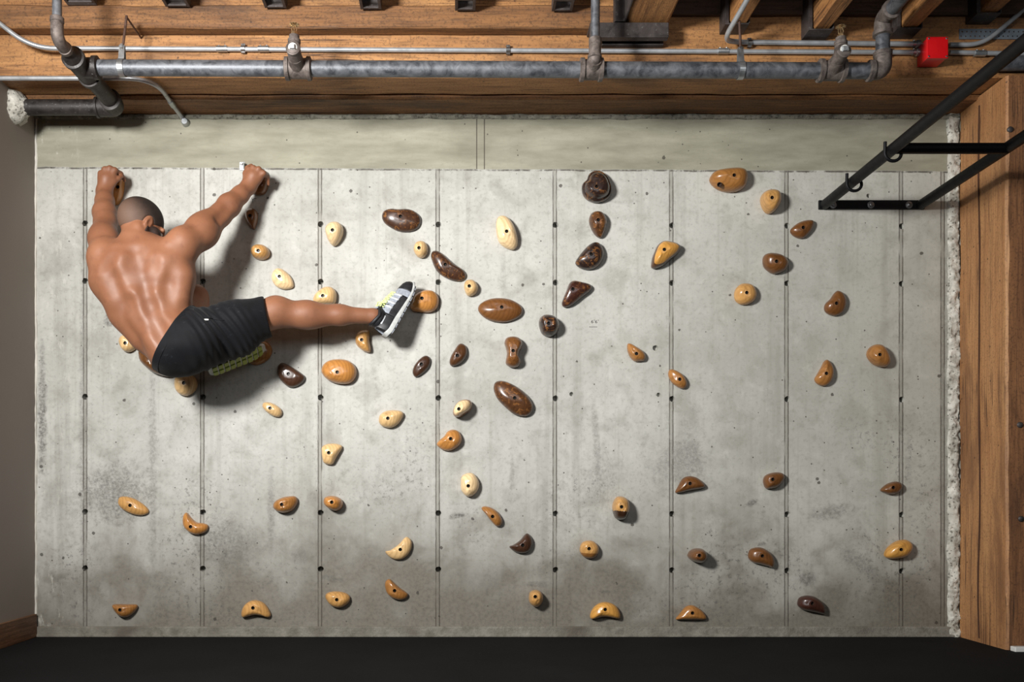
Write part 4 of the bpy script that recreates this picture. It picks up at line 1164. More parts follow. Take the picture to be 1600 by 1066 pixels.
class Field:
    def __init__(self, lo, hi, h):
        self.lo = np.array(lo, float); self.h = h
        self.n = np.ceil((np.array(hi) - self.lo) / h).astype(int) + 1
        self.F = np.full(self.n, .5, np.float32)
    def window(self, lo, hi):
        i0 = np.clip(np.floor((lo - self.lo) / self.h).astype(int), 0, self.n - 1)
        i1 = np.clip(np.ceil((hi - self.lo) / self.h).astype(int) + 1, 1, self.n)
        if np.any(i1 - i0 < 1): return None, None
        sl = tuple(slice(a, b) for a, b in zip(i0, i1))
        ax = [self.lo[d] + self.h * np.arange(i0[d], i1[d]) for d in range(3)]
        g = np.meshgrid(*ax, indexing='ij')
        return sl, np.stack(g, -1).astype(np.float32)
    def join(self, d, sl, k, op='add'):
        a = self.F[sl]; d = d.astype(np.float32)
        if op == 'add':
            if k > 0:
                t = np.clip(.5 + .5 * (a - d) / k, 0, 1); self.F[sl] = a * (1 - t) + d * t - k * t * (1 - t)
            else: self.F[sl] = np.minimum(a, d)
        else:
            d = -d
            if k > 0:
                t = np.clip(.5 - .5 * (a - d) / k, 0, 1); self.F[sl] = a * (1 - t) + d * t + k * t * (1 - t)
            else: self.F[sl] = np.maximum(a, d)
    def cone(self, a, b, ra, rb, k=.02, op='add'):
        a = np.asarray(a, float); b = np.asarray(b, float)
        m = max(ra, rb) + k + .02
        sl, p = self.window(np.minimum(a, b) - m, np.maximum(a, b) + m)
        if sl is None: return
        ba = b - a; L2 = max(ba @ ba, 1e-9)
        t = np.clip(((p - a.astype(np.float32)) @ ba.astype(np.float32)) / L2, 0, 1)
        q = p - (a + 0 * a).astype(np.float32) - t[..., None] * ba.astype(np.float32)
        d = np.sqrt((q * q).sum(-1)) - (ra + (rb - ra) * t)
        self.join(d, sl, k, op)
    def chain(self, pts, k=.02, op='add'):
        for (a, ra), (b, rb) in zip(pts[:-1], pts[1:]): self.cone(a, b, ra, rb, k, op)
    def ell(self, c, r, k=.02, R=None, op='add'):
        c = np.asarray(c, float); r = np.asarray(r, float)
        m = r.max() + k + .02
        sl, p = self.window(c - m, c + m)
        if sl is None: return
        q = p - c.astype(np.float32)
        if R is not None: q = q @ np.asarray(R, np.float32)       # columns of R are the axes
        k0 = np.sqrt(((q / r.astype(np.float32)) ** 2).sum(-1)); k1 = np.sqrt(((q / (r * r).astype(np.float32)) ** 2).sum(-1))
        d = k0 * (k0 - 1) / np.maximum(k1, 1e-6)
        self.join(d, sl, k, op)
    def half(self, p0, nrm, k=.004):
        """keep the side the normal points away from"""
        nrm = np.asarray(nrm, float) / np.linalg.norm(nrm)
        sl, p = self.window(self.lo, self.lo + self.n * self.h)
        d = ((p - np.asarray(p0, np.float32)) @ nrm.astype(np.float32))
        self.join(-d, sl, k, 'sub')
    def sample(self, p):
        i = np.round((np.asarray(p) - self.lo) / self.h).astype(int)
        if np.any(i < 0) or np.any(i >= self.n): return .5
        return float(self.F[tuple(i)])
    def hit(self, px, py, y0=-1.0, y1=0.0):
        """first surface point along the sight line of a photo position"""
        n = 700
        for i in range(n):
            y = y0 + (y1 - y0) * i / n
            p = PV(px, py, y)
            if self.sample(p) < 0: return p
        return PV(px, py, -.40)
    def mesh(self, name, mats, parent, smooth=2):
        F = self.F; S = F < 0
        n = self.n
        c = np.zeros(n - 1, np.int8)
        for dx in (0, 1):
            for dy in (0, 1):
                for dz in (0, 1):
                    c += S[dx:n[0]-1+dx, dy:n[1]-1+dy, dz:n[2]-1+dz]
        act = np.argwhere((c > 0) & (c < 8))
        idx = np.full(n - 1, -1, np.int32); idx[tuple(act.T)] = np.arange(len(act))
        acc = np.zeros((len(act), 3)); cnt = np.zeros(len(act))
        corners = [(x, y, z) for x in (0, 1) for y in (0, 1) for z in (0, 1)]
        for i, a in enumerate(corners):
            for b in corners[i+1:]:
                if sum(abs(p - q) for p, q in zip(a, b)) != 1: continue
                fa = F[tuple((act + a).T)]; fb = F[tuple((act + b).T)]
                m = (fa < 0) != (fb < 0)
                t = np.where(m, fa / np.where(np.abs(fa - fb) < 1e-12, 1, fa - fb), 0)
                acc[m] += (np.array(a) + t[m, None] * (np.array(b) - np.array(a))); cnt[m] += 1
        vs = self.lo + (act + acc / cnt[:, None]) * self.h
        quads = []
        for ax in range(3):
            o1, o2 = (ax + 1) % 3, (ax + 2) % 3
            sl0 = [slice(None)] * 3; sl1 = [slice(None)] * 3
            sl0[ax] = slice(0, n[ax] - 1); sl1[ax] = slice(1, n[ax])
            A = S[tuple(sl0)]; B = S[tuple(sl1)]
            e = np.argwhere(A != B)
            ok = (e[:, o1] > 0) & (e[:, o2] > 0) & (e[:, o1] < n[o1] - 1) & (e[:, o2] < n[o2] - 1)
            e = e[ok]
            u = np.zeros(3, int); u[o1] = 1; w = np.zeros(3, int); w[o2] = 1
            q = np.stack([idx[tuple((e - u - w).T)], idx[tuple((e - w).T)], idx[tuple(e.T)], idx[tuple((e - u).T)]], 1)
            flip = ~A[tuple(e.T)]
            q[flip] = q[flip][:, ::-1]
            quads.append(q)
        Q = np.concatenate(quads)
        # light Laplacian smoothing
        E = np.concatenate([Q[:, [0, 1]], Q[:, [1, 2]], Q[:, [2, 3]], Q[:, [3, 0]]])
        deg = np.bincount(E.ravel(), minlength=len(vs)).astype(float)[:, None]
        for it in range(smooth):
            s = np.zeros_like(vs)
            for d in range(3):
                s[:, d] = np.bincount(E[:, 0], vs[E[:, 1], d], len(vs)) + np.bincount(E[:, 1], vs[E[:, 0], d], len(vs))
            vs = vs * .5 + .5 * s / np.maximum(deg, 1)
        me = bpy.data.meshes.new(name)
        me.vertices.add(len(vs)); me.vertices.foreach_set('co', vs.astype(np.float32).ravel())
        me.loops.add(Q.size); me.loops.foreach_set('vertex_index', Q.astype(np.int32).ravel())
        me.polygons.add(len(Q)); me.polygons.foreach_set('loop_start', (np.arange(len(Q)) * 4).astype(np.int32))
        me.update(calc_edges=True); me.validate()
        me.polygons.foreach_set('use_smooth', [True] * len(me.polygons))
        for m in (mats if isinstance(mats, list) else [mats]): me.materials.append(m)
        o = bpy.data.objects.new(name, me); COL.objects.link(o)
        if parent is not None: o.parent = parent; o.location = -parent.location
        return o

def norm(v): v = np.asarray(v, float); return v / np.linalg.norm(v)
def frame(x, zhint):
    x = norm(x); z = np.asarray(zhint, float); z = norm(z - x * (z @ x)); y = np.cross(z, x)
    return np.stack([x, y, z], 1)

def mat_skin():
    q = NT('brown_skin'); v = q.coord()
    big = q.noise(v, 5, 4); f = q.noise(v, 160, 4, .6); mid = q.noise(v, 26, 5)
    c = q.mix(q.ramp(big, .3, .7), srgb(124, 80, 56), srgb(146, 99, 72))
    c = q.mix(q.m('MULTIPLY', q.ss(mid, .5, .75), .35), c, srgb(106, 66, 45))
    q.base(c); q.rough(q.ramp(mid, .3, .7, .50, .60))
    q.b.inputs['Subsurface Weight'].default_value = .12
    q.b.inputs['Subsurface Radius'].default_value = (.012, .005, .003)
    q.b.inputs['Subsurface Scale'].default_value = .6
    q.b.inputs['Specular IOR Level'].default_value = .5
    q.bump(f, .10, .002)
    return q.mat
M['skin'] = mat_skin()

def mat_cloth():
    q = NT('navy_black_cloth'); v = q.coord()
    f = q.noise(v, 9, 6, .65, .8); w = q.noise(v, 380, 2)
    c = q.mix(q.ramp(f, .35, .7), srgb(7, 8, 12), srgb(13, 15, 21))
    chalk = q.m('MULTIPLY', q.ss(q.noise(q.coord((1, 1, 1.6)), 16, 7, .72, 1.5), .60, .72), .16)
    c = q.mix(chalk, c, srgb(96, 100, 106))
    q.base(c); q.rough(.8); q.b.inputs['Specular IOR Level'].default_value = .25; q.bump(w, .15, .001)
    q.b.inputs['Sheen Weight'].default_value = .04
    return q.mat
M['shorts'] = mat_cloth()

# --- joints
DY = .085; y_sh, y_pel = -.475 + DY, -.355
C7 = PV(212, 371, -.400); T6 = PV(221, 420, -.380); T10 = PV(231, 465, -.370); L3 = PV(250, 512, -.365); PC = PV(286, 540, y_pel)
SHL = PV(164, 402, -.375); SHR = PV(286, 384, -.375)
ELL = PV(165, 347, -.225); WRL = PV(163, 300, -.118)
ELR = PV(344, 336, -.225); WRR = PV(389, 291, -.118)
HIPR = PV(304, 528, -.335); KNR = PV(431, 489, -.225)
def shoe_frame(orig, xdir, zdir, length):
    X = norm(xdir); Z = np.asarray(zdir, float); Z = norm(Z - X * (Z @ X)); Y = np.cross(Z, X); k = length / .29
    return lambda x, y, z: np.asarray(orig) + k * (X * x + Y * y + Z * z)
o_r = PV(609, 528, -.135); d_r = PV(649, 456, -.070) - o_r; z_r = V(-1, -.28, .35)
o_l = PV(330, 584, -.175); d_l = PV(404, 554, -.115) - o_l; z_l = V(.15, .45, 1)
TR = shoe_frame(o_r, d_r, z_r, .272); TL = shoe_frame(o_l, d_l, z_l, .255)
ANR = TR(.050, 0, .112)
HIPL = PV(272, 548, -.33); KNL = PV(304, 466, -.115); ANL = TL(.050, 0, .112)

person = empty('person', PV(286, 560, -.33), 'shirtless man in dark shorts climbing the concrete wall, seen from behind', 'person')
B = Field((-2.02, -.72, .95), (-.42, .02, 2.24), .0042)

# torso
sp = norm(L3 - C7)
Rt = frame(V(1, 0, 0), V(.06, 0, 1))
B.ell((C7 + T6) / 2 + V(.004, .035, -.038), (.166, .100, .103), .04)
B.ell(T6 + V(.006, .030, -.025), (.172, .105, .170), .05)
B.ell(T10 + V(.004, .03, -.02), (.150, .098, .150), .05)
Rl = frame(norm(V(.80, 0, .60)), V(-.6, 0, .8))
B.ell(L3 + V(.0, .03, .0), (.128, .092, .120), .05, Rl)
B.ell(PC + V(-.006, .03, .004), (.136, .096, .106), .05, Rl)
# lats
B.chain([(PV(160, 408, -.365), .050), (PV(168, 440, -.365), .062), (PV(196, 490, -.36), .055), (PV(222, 525, -.355), .045)], .045)
B.chain([(PV(284, 402, -.365), .050), (PV(277, 435, -.365), .060), (PV(270, 470, -.36), .052), (PV(281, 500, -.355), .045)], .045)
# neck and traps
HC = PV(219, 346, -.32)
B.chain([(PV(212, 398, -.37), .066), (PV(212, 378, -.362), .055), (PV(214, 356, -.325), .048)], .03)
B.cone(PV(206, 394, -.38), PV(170, 404, -.38), .042, .040, .035)
B.cone(PV(222, 397, -.38), PV(270, 394, -.38), .042, .040, .030)
# arms
B.ell(SHL, (.058, .066, .070), .035)
B.chain([(SHL, .060), (SHL * .5 + ELL * .5 + V(-.004, -.004, 0), .0545), (ELL, .0455)], .03)
B.chain([(ELL, .0455), (ELL * .7 + WRL * .3 + V(-.003, 0, 0), .0465), (ELL * .3 + WRL * .7, .0370), (WRL, .0290)], .02)
B.ell(SHR + V(.0, 0, .01), (.062, .066, .066), .035)
B.chain([(SHR, .062), (SHR * .5 + ELR * .5 + V(.004, -.006, -.006), .0600), (ELR, .0450)], .025)
B.chain([(ELR, .045), (ELR * .7 + WRR * .3 + V(0, 0, .003), .0470), (ELR * .3 + WRR * .7, .0350), (WRR, .0285)], .02)
# biceps / triceps swellings
B.ell(SHR * .52 + ELR * .48 + V(.012, .0, -.026), (.075, .042, .040), .03, frame(ELR - SHR, V(0, -1, 0)))
B.ell(SHR * .45 + ELR * .55 + V(-.012, -.01, .020), (.075, .038, .034), .03, frame(ELR - SHR, V(0, -1, 0)))
B.ell(SHL * .5 + ELL * .5 + V(-.012, -.010, 0), (.08, .040, .040), .03, frame(ELL - SHL, V(0, -1, 0)))
# glutes, thighs, knees, shins
B.ell(PC + V(-.046, -.03, -.022), (.086, .092, .086), .04)
B.ell(PC + V(.055, -.03, .02), (.098, .095, .098), .04)
B.chain([(HIPR, .092), (HIPR * .5 + KNR * .5, .080), (KNR, .060)], .03)
B.ell(KNR + V(.004, -.006, .012), (.054, .056, .052), .03)
CALF = KNR * .68 + ANR * .32
B.chain([(KNR, .054), (CALF, .050), (KNR * .35 + ANR * .65, .0385), (ANR, .0310)], .035)
B.ell(CALF + V(-.01, .004, -.014), (.095, .044, .040), .04, frame(ANR - KNR, V(0, 0, 1)))
B.chain([(HIPL, .078), (HIPL * .5 + KNL * .5, .076), (KNL, .057)], .03)
B.chain([(KNL, .055), (KNL * .65 + ANL * .35 + V(-.01, 0, 0), .050), (ANL, .033)], .025)
# ankles carry on into the feet inside the shoes
FTR = TR(.066, 0, .060); B.cone(ANR, FTR, .031, .024, .015)
B.cone(ANL, TL(.066, 0, .060), .031, .024, .015)

# --- head (turned to the right and bowed towards the wall)
hf = norm(V(.67, .56, -.48)); hr = norm(np.cross(hf, V(.10, .10, 1.0))); hu = np.cross(hr, hf)
HR = np.stack([hr, hf, hu], 1)
HC = PV(220, 343, -.32) + hf * .008 - hu * .018
def H(r, f, u): return HC + hr * r + hf * f + hu * u
B.ell(H(0, -.008, .018), (.072, .092, .086), .02, HR)
B.ell(H(0, .032, -.045), (.056, .066, .072), .03, HR)
B.ell(H(0, .064, -.092), (.026, .024, .022), .025, HR)
for s in (-1, 1):
    B.cone(H(s * .058, -.01, -.045), H(s * .030, .060, -.090), .022, .022, .02)      # jaw line
    B.ell(H(s * .052, .050, -.022), (.020, .024, .018), .015, HR)                    # cheekbone
    B.cone(H(s * .046, .078, .018), H(s * .010, .092, .016), .0090, .0100, .012)     # brow
    B.ell(H(s * .032, .096, -.002), (.015, .012, .011), .008, HR, 'sub')             # eye socket
    B.ell(H(s * .012, .104, -.036), (.009, .010, .008), .006, HR)                    # nostril wing
    # ear: outer shell with a hollow
    er = frame(norm(hf * .35 + hu * 1.0 - hr * 0), hr * s)
    ec = H(s * .073, .010, -.008)
    B.ell(ec, (.030, .0185, .0095), .004, np.stack([norm(hu + hf * -.12), norm(hf * .9 - hr * s * .35), norm(hr * s * .9 + hf * .35)], 1))
    B.ell(ec + hr * s * .010 + hf * .003 + hu * .004, (.021, .0115, .008), .003, np.stack([norm(hu + hf * -.12), norm(hf * .9 - hr * s * .35), norm(hr * s * .9 + hf * .35)], 1), 'sub')
    B.ell(ec + hu * -.028 + hr * s * -.001, (.010, .009, .006), .005)
B.chain([(H(0, .094, .008), .0085), (H(0, .112, -.030), .0125)], .008)
B.cone(H(-.018, .094, -.058), H(.018, .094, -.058), .0070, .0070, .006)
B.cone(H(-.016, .091, -.068), H(.016, .091, -.068), .0078, .0078, .006)
B.cone(H(-.024, .099, -.063), H(.024, .099, -.063), .0022, .0022, .003, 'sub')
headF = None

# --- hands: palm, four bent fingers of different lengths and a thumb from the palm's side
def hand(W, knuckles, pip, tip, thumb, palm_r):
    kc = sum(k for k in knuckles) / 4
    d = norm(kc - W)
    B.cone(W * 1.0, W * .4 + kc * .6, .0285, .030, .030)
    B.ell(W * .38 + kc * .62 + V(0, .008, 0), (.040, .026, .036), .015)
    for k in knuckles:
        B.cone(W * .62 + k * .38, k, palm_r, .0118, .010)
    ln = (.93, 1.0, 1.04, .86)
    for i, k in enumerate(knuckles):
        B.ell(k + V(0, -.002, 0), (.0122, .0122, .0122), .005)
        a = k + pip[i]; b = a + tip[i] * .55; c = a + tip[i]
        B.cone(k, a, .0108, .0098, .0035)
        B.ell(a, (.0104, .0104, .0104), .003)
        B.cone(a, b, .0096, .0088, .003); B.cone(b, c, .0088, .0074, .003)
    t0, t1, t2, t3 = thumb
    B.cone(t0, t1, .0175, .0130, .010); B.cone(t1, t2, .0120, .0108, .004); B.cone(t2, t3, .0108, .0086, .004)

kL = [PV(157.5, 271, -.128), PV(164, 264.5, -.132), PV(172, 263, -.130), PV(180, 266, -.122)]
pL = [V(.004, .036, .004), V(.007, .042, .006), V(.010, .042, .004), V(.012, .036, -.002)]
tL = [V(.016, .022, -.020), V(.016, .024, -.022), V(.012, .024, -.024), V(.008, .022, -.024)]
hand(WRL, kL, pL, tL, (PV(170, 292, -.122), PV(178, 284, -.118), PV(185, 279, -.108), PV(190, 275.5, -.094)), .0165)
kR = [PV(388.5, 265.5, -.124), PV(396, 262.5, -.132), PV(404.5, 264.5, -.134), PV(412, 271, -.128)]
pR = [V(.006, .036, .006), V(.008, .042, .006), V(.009, .042, .004), V(.009, .036, -.004)]
tR = [V(.010, .026, -.020), V(.008, .026, -.022), V(.004, .024, -.024), V(.000, .020, -.024)]
hand(WRR, kR, pR, tR, (PV(387, 283, -.122), PV(383.5, 271, -.116), PV(386.5, 262.5, -.105), PV(393, 258.5, -.094)), .0165)

# --- back muscles laid on the grown surface
def on(px, py, d=0.0):
    p = B.hit(px, py); return p + V(0, d, 0)
pts = [on(213, 384), on(219, 412), on(226, 445), on(236, 480), on(250, 516), on(262, 545)]
lt = [(on(*q), r) for q, r in [((205, 425), .010), ((210, 455), .016), ((221, 490), .022), ((238, 525), .020)]]
rt = [(on(*q), r) for q, r in [((233, 425), .010), ((243, 455), .016), ((253, 486), .022), ((266, 514), .020)]]
sc_l = [(on(181, 392), .014), (on(192, 412), .017), (on(196, 434), .012)]
sc_r = [(on(262, 388), .014), (on(252, 410), .018), (on(246, 432), .012)]
tr_l = [(on(205, 390), .012), (on(209, 418), .010)]; tr_r = [(on(223, 388), .012), (on(221, 416), .010)]
inf_l = on(176, 410); inf_r = on(268, 408)
lat_l = [on(163, 430), on(178, 465)]; lat_r = [on(283, 430), on(278, 462)]
off = V(0, .022, 0)
B.chain([(p + off, r + .018) for p, r in lt], .045); B.chain([(p + off, r + .018) for p, r in rt], .045)
B.chain([(p + off, r + .020) for p, r in sc_l], .035); B.chain([(p + off, r + .022) for p, r in sc_r], .035)
B.ell(inf_l + V(0, .018, 0), (.046, .030, .038), .035); B.ell(inf_r + V(0, .018, 0), (.046, .030, .038), .035)
B.chain([(p + V(0, .024, 0), .038) for p in lat_l], .040); B.chain([(p + V(0, .024, 0), .038) for p in lat_r], .040)
pts = [on(213, 392), on(219, 414), on(226, 445), on(236, 480), on(250, 516), on(262, 545)]
B.chain([(p + V(0, -.017, 0), .017) for p in pts], .040, 'sub')
# hollows beside the shoulder blades, below the right blade and at the back of the shoulders
B.chain([(on(203, 412) + V(0, -.024, 0), .018), (on(208, 440) + V(0, -.024, 0), .017)], .040, 'sub')
B.chain([(on(240, 408) + V(0, -.022, 0), .019), (on(241, 438) + V(0, -.022, 0), .018)], .036, 'sub')
B.chain([(on(160, 418) + V(0, -.022, 0), .016), (on(174, 402) + V(0, -.022, 0), .014)], .030, 'sub')
B.chain([(on(200, 475) + V(0, -.026, 0), .017), (on(214, 505) + V(0, -.026, 0), .016)], .045, 'sub')
B.chain([(on(262, 448) + V(0, -.023, 0), .019), (on(266, 480) + V(0, -.023, 0), .016)], .040, 'sub')
# soft furrow along the bent right elbow
B.chain([(on(346, 344) + V(0, -.018, 0), .013), (on(358, 326) + V(0, -.018, 0), .012)], .030, 'sub')
# fingernail ridges are below this scale; knuckle tendons on the back of each hand
for W, ks in ((WRL, kL), (WRR, kR)):
    for k in ks[1:]:
        a = W * .45 + k * .55; B.cone(a + V(0, -.012, 0), k + V(0, -.006, 0), .004, .006, .008)

headB = None
body = B.mesh('body', M['skin'], person, 3)

# --- hair: close crop, a thin shell over the skull that ends at the hairline
Hh = Field(HC - .15, HC + .15, .003)
Hh.ell(H(0, -.008, .018), (.0750, .0950, .0890), .0, HR)
Hh.half(H(0, 0, -.020), norm(hf * .66 - hu), .006)
Hh.ell(H(0, -.008, .018), (.066, .086, .080), .0, HR, 'sub')
for s in (-1, 1): Hh.ell(H(s * .080, .010, -.010), (.022, .024, .036), .006, np.stack([hr, hf, hu], 1), 'sub')
# bearded shell from jaw to cheekbone; its dark colour also carries face shade
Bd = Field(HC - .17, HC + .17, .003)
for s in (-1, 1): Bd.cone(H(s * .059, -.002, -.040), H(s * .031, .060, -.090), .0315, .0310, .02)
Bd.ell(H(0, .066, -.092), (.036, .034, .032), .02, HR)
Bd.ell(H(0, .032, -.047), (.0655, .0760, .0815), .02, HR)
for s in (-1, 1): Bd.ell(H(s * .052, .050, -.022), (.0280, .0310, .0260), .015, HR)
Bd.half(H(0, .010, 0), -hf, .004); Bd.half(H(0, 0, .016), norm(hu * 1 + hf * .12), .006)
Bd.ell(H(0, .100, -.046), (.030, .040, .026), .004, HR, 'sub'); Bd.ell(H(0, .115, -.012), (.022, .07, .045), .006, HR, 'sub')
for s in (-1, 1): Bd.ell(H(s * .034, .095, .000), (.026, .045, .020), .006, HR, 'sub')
def mat_hair():
    q = NT('cropped_hair'); v = q.coord()
    vm = q.n('ShaderNodeVectorMath', operation='DOT_PRODUCT')
    gd = norm(hu * .85 + hf * .52)
    tc = q.n('ShaderNodeTexCoord'); q.link(tc.outputs['Object'], vm.inputs[0]); vm.inputs[1].default_value = tuple(gd)
    off = float(HC @ gd)
    t = q.m('SUBTRACT', vm.outputs['Value'], off)
    n = q.noise(v, 340, 4, .7); n2 = q.noise(v, 30, 4)
    t = q.m('ADD', t, q.m('MULTIPLY', q.m('SUBTRACT', n2, .5), .04))
    dens = q.ss(t, -.062, .045)
    f = q.m('MULTIPLY', dens, q.ramp(n, .3, .7, .82, 1.0), clamp=True)
    q.base(q.mix(f, srgb(100, 76, 62), srgb(17, 13, 12))); q.rough(.7); q.bump(n, .3, .002)
    return q.mat
hair = Hh.mesh('hair', mat_hair(), person, 1)
M['beard_shade'] = plain('shaded_beard', srgb(46, 30, 24), .7, 0, .2, 120)
beard_shade = Bd.mesh('beard_shade', M['beard_shade'], person, 1); tag(beard_shade, 'dark bearded shell, partly standing in for shade on the face')
tag(hair, 'closely cropped black hair fading to stubble at the back')
for s in (-1, 1):
    mb = MB(); c = H(s * .031, .080, -.002); n, m = 12, 8; vs, fs = [], []
    for i in range(m + 1):
        for k in range(n):
            a = PI * i / m; b = 2 * PI * k / n
            vs.append(c + .0118 * (hr * math.sin(a) * math.cos(b) + hu * math.sin(a) * math.sin(b) + hf * math.cos(a)))
    for i in range(m):
        for k in range(n): fs.append((i*n+k, i*n+(k+1) % n, (i+1)*n+(k+1) % n, (i+1)*n+k))
    fi = len(fs); mb.add(vs, fs); mb.m = [1 if i < n * 2 else 0 for i in range(len(fs))]
    mb.build('eye', [M['white_paint'], M['bore']], person, smooth=True)

# ring on the left hand
a = kL[1] + pL[1] * .45; d = norm(pL[1])
mb = MB(); u = norm(np.cross(d, V(0, 0, 1))); w = np.cross(d, u)
mb.tube([a + .0125 * (u * math.cos(t) + w * math.sin(t)) for t in [2 * PI * k / 20 for k in range(20)]], .0016, 8, closed=True)
mb.build('finger_ring', M['zinc'], person, smooth=True)

# --- shorts
S_ = Field((-1.84, -.64, .98), (-.93, -.006, 1.74), .004)
S_.ell(PC + V(-.006, .03, .006), (.143, .106, .114), .04, Rl)
S_.ell(L3 * .45 + PC * .55 + V(.0, .028, .0), (.126, .101, .116), .04, Rl)
S_.ell(PC + V(-.044, -.03, -.018), (.093, .100, .092), .05)
S_.ell(PC + V(.055, -.03, .02), (.108, .105, .106), .05)
hemR = HIPR * .12 + KNR * .88
S_.chain([(HIPR + V(-.01, 0, 0), .106), (HIPR * .5 + KNR * .5 + V(0, 0, -.004), .098), (hemR + (KNR - HIPR) * .2, .077)], .05)
hemL = HIPL * .30 + KNL * .70
S_.chain([(HIPL, .088), (HIPL * .5 + KNL * .5, .086), (KNL, .074)], .04)
# cloth hanging below between the thighs
S_.cone(PV(300, 558, -.345), PV(375, 538, -.27), .055, .045, .05)
# folds: soft ridges radiating from the waist seam across the seat
sl, p = S_.window(S_.lo, S_.lo + S_.n * S_.h)
ta = norm(KNR - HIPR)
q = p - PV(300, 480, -.42).astype(np.float32)
along = q @ ta.astype(np.float32)
zed = q[..., 2]
ph = along * 165 + zed * 48 + 2.2 * np.sin(zed * 15 + along * 9) + 1.0 * np.sin(along * 37)
wgt = np.exp(-((along - .07) / .13) ** 2) * np.exp(-((zed + .13) / .16) ** 2)
S_.F += (.0050 * np.sin(ph) * wgt).astype(np.float32)
ph2 = along * 26 - zed * 46 + 1.2 * np.sin(along * 21)
wgt2 = np.exp(-((along - .25) / .12) ** 2)
S_.F += (.0030 * np.sin(ph2) * wgt2).astype(np.float32)
ph3 = (along * .6 + zed) * 60 + np.sin(along * 25)
S_.F += (.0022 * np.sin(ph3) * np.exp(-((along + .08) / .08) ** 2)).astype(np.float32)
# waistline, hems (the legs of the shorts are open and hollow near the hem)
wp = (PV(241, 568, -.36) + PV(306, 478, -.36)) / 2
wn = norm(V(-(577 - 479), 0, (312 - 242)) * -1)   # direction along the body towards the legs
wdir = norm(V(.86, .10, -.52))
S_.half(wp, -wdir, .003)
S_.half(PV(420, 497, KNR[1]), norm(V(1, .10, .20)), .003)
S_.half(hemL, norm(KNL - HIPL), .003)
hin = PV(421, 497, KNR[1])
S_.cone(hin + (KNR - HIPR) * .18, hin - (KNR - HIPR) * .12, .069, .072, .004, 'sub')
shorts = S_.mesh('shorts', M['shorts'], person, 2)
tag(shorts, 'dark navy sports shorts with chalk smudges')
z = S_.hit(322.5, 500) 
mb = MB(); mb.box((z[0] - .008, z[1] - .006, z[2] - .0025), (z[0] + .010, z[1] + .004, z[2] + .003)); mb.build('zipper_pull', M['white_plastic'], shorts, bevel=.001)
# pocket seam
mb = MB()
seam = [S_.hit(303 + 6 * k, 484 + 4.3 * k - .28 * k * k) for k in range(9)]
mb.tube([s_ + V(0, -.001, 0) for s_ in seam], .0018, 6); mb.build('pocket_seam', M['shorts'], shorts, smooth=True)
# waistband
mb = MB()
ring = []
ctr = wp + wdir * .010
e1 = norm(np.cross(wdir, V(0, 1, 0))); e2 = np.cross(wdir, e1)
for k in range(64):
    a = 2 * PI * k / 64; d = e1 * math.cos(a) + e2 * math.sin(a)
    r = .26
    while r > .03 and S_.sample(ctr + d * r) > 0: r -= .002
    ring.append((d, r + .0015))
rr = [sum(ring[(k + j) % 64][1] for j in (-2, -1, 0, 1, 2)) / 5 for k in range(64)]
vs, fs = [], []
for k in range(64):
    d = ring[k][0]
    for (t, ex) in ((-.012, -.010), (-.012, .001), (.016, .0015), (.016, -.010)):
        vs.append(ctr + wdir * t + d * (rr[k] + ex))
for k in range(64):
    l = (k + 1) % 64
    for j in range(4):
        i2 = (j + 1) % 4
        fs.append((k*4+j, k*4+i2, l*4+i2, l*4+j))
mb.add(vs, fs); mb.build('waistband', M['shorts'], shorts, smooth=True)

# --- running shoes
M['shoe_mesh'] = plain('grey_shoe_mesh', srgb(150, 156, 166), .7, 0, .16, 90, bump=.3)
M['shoe_black'] = plain('black_shoe_overlay', srgb(26, 26, 30), .5, 0, .15, 60)
M['shoe_sole'] = plain('off_white_midsole', srgb(196, 198, 196), .55, 0, .08, 40)
M['shoe_green'] = plain('yellow_green_rubber', srgb(150, 164, 70), .6, 0, .12, 40)
M['lace'] = plain('neon_lace', srgb(226, 240, 158), .6, 0, .06, 40)
M['shoe_silver'] = plain('silver_overlay', srgb(208, 212, 216), .35, .3, .06, 40)

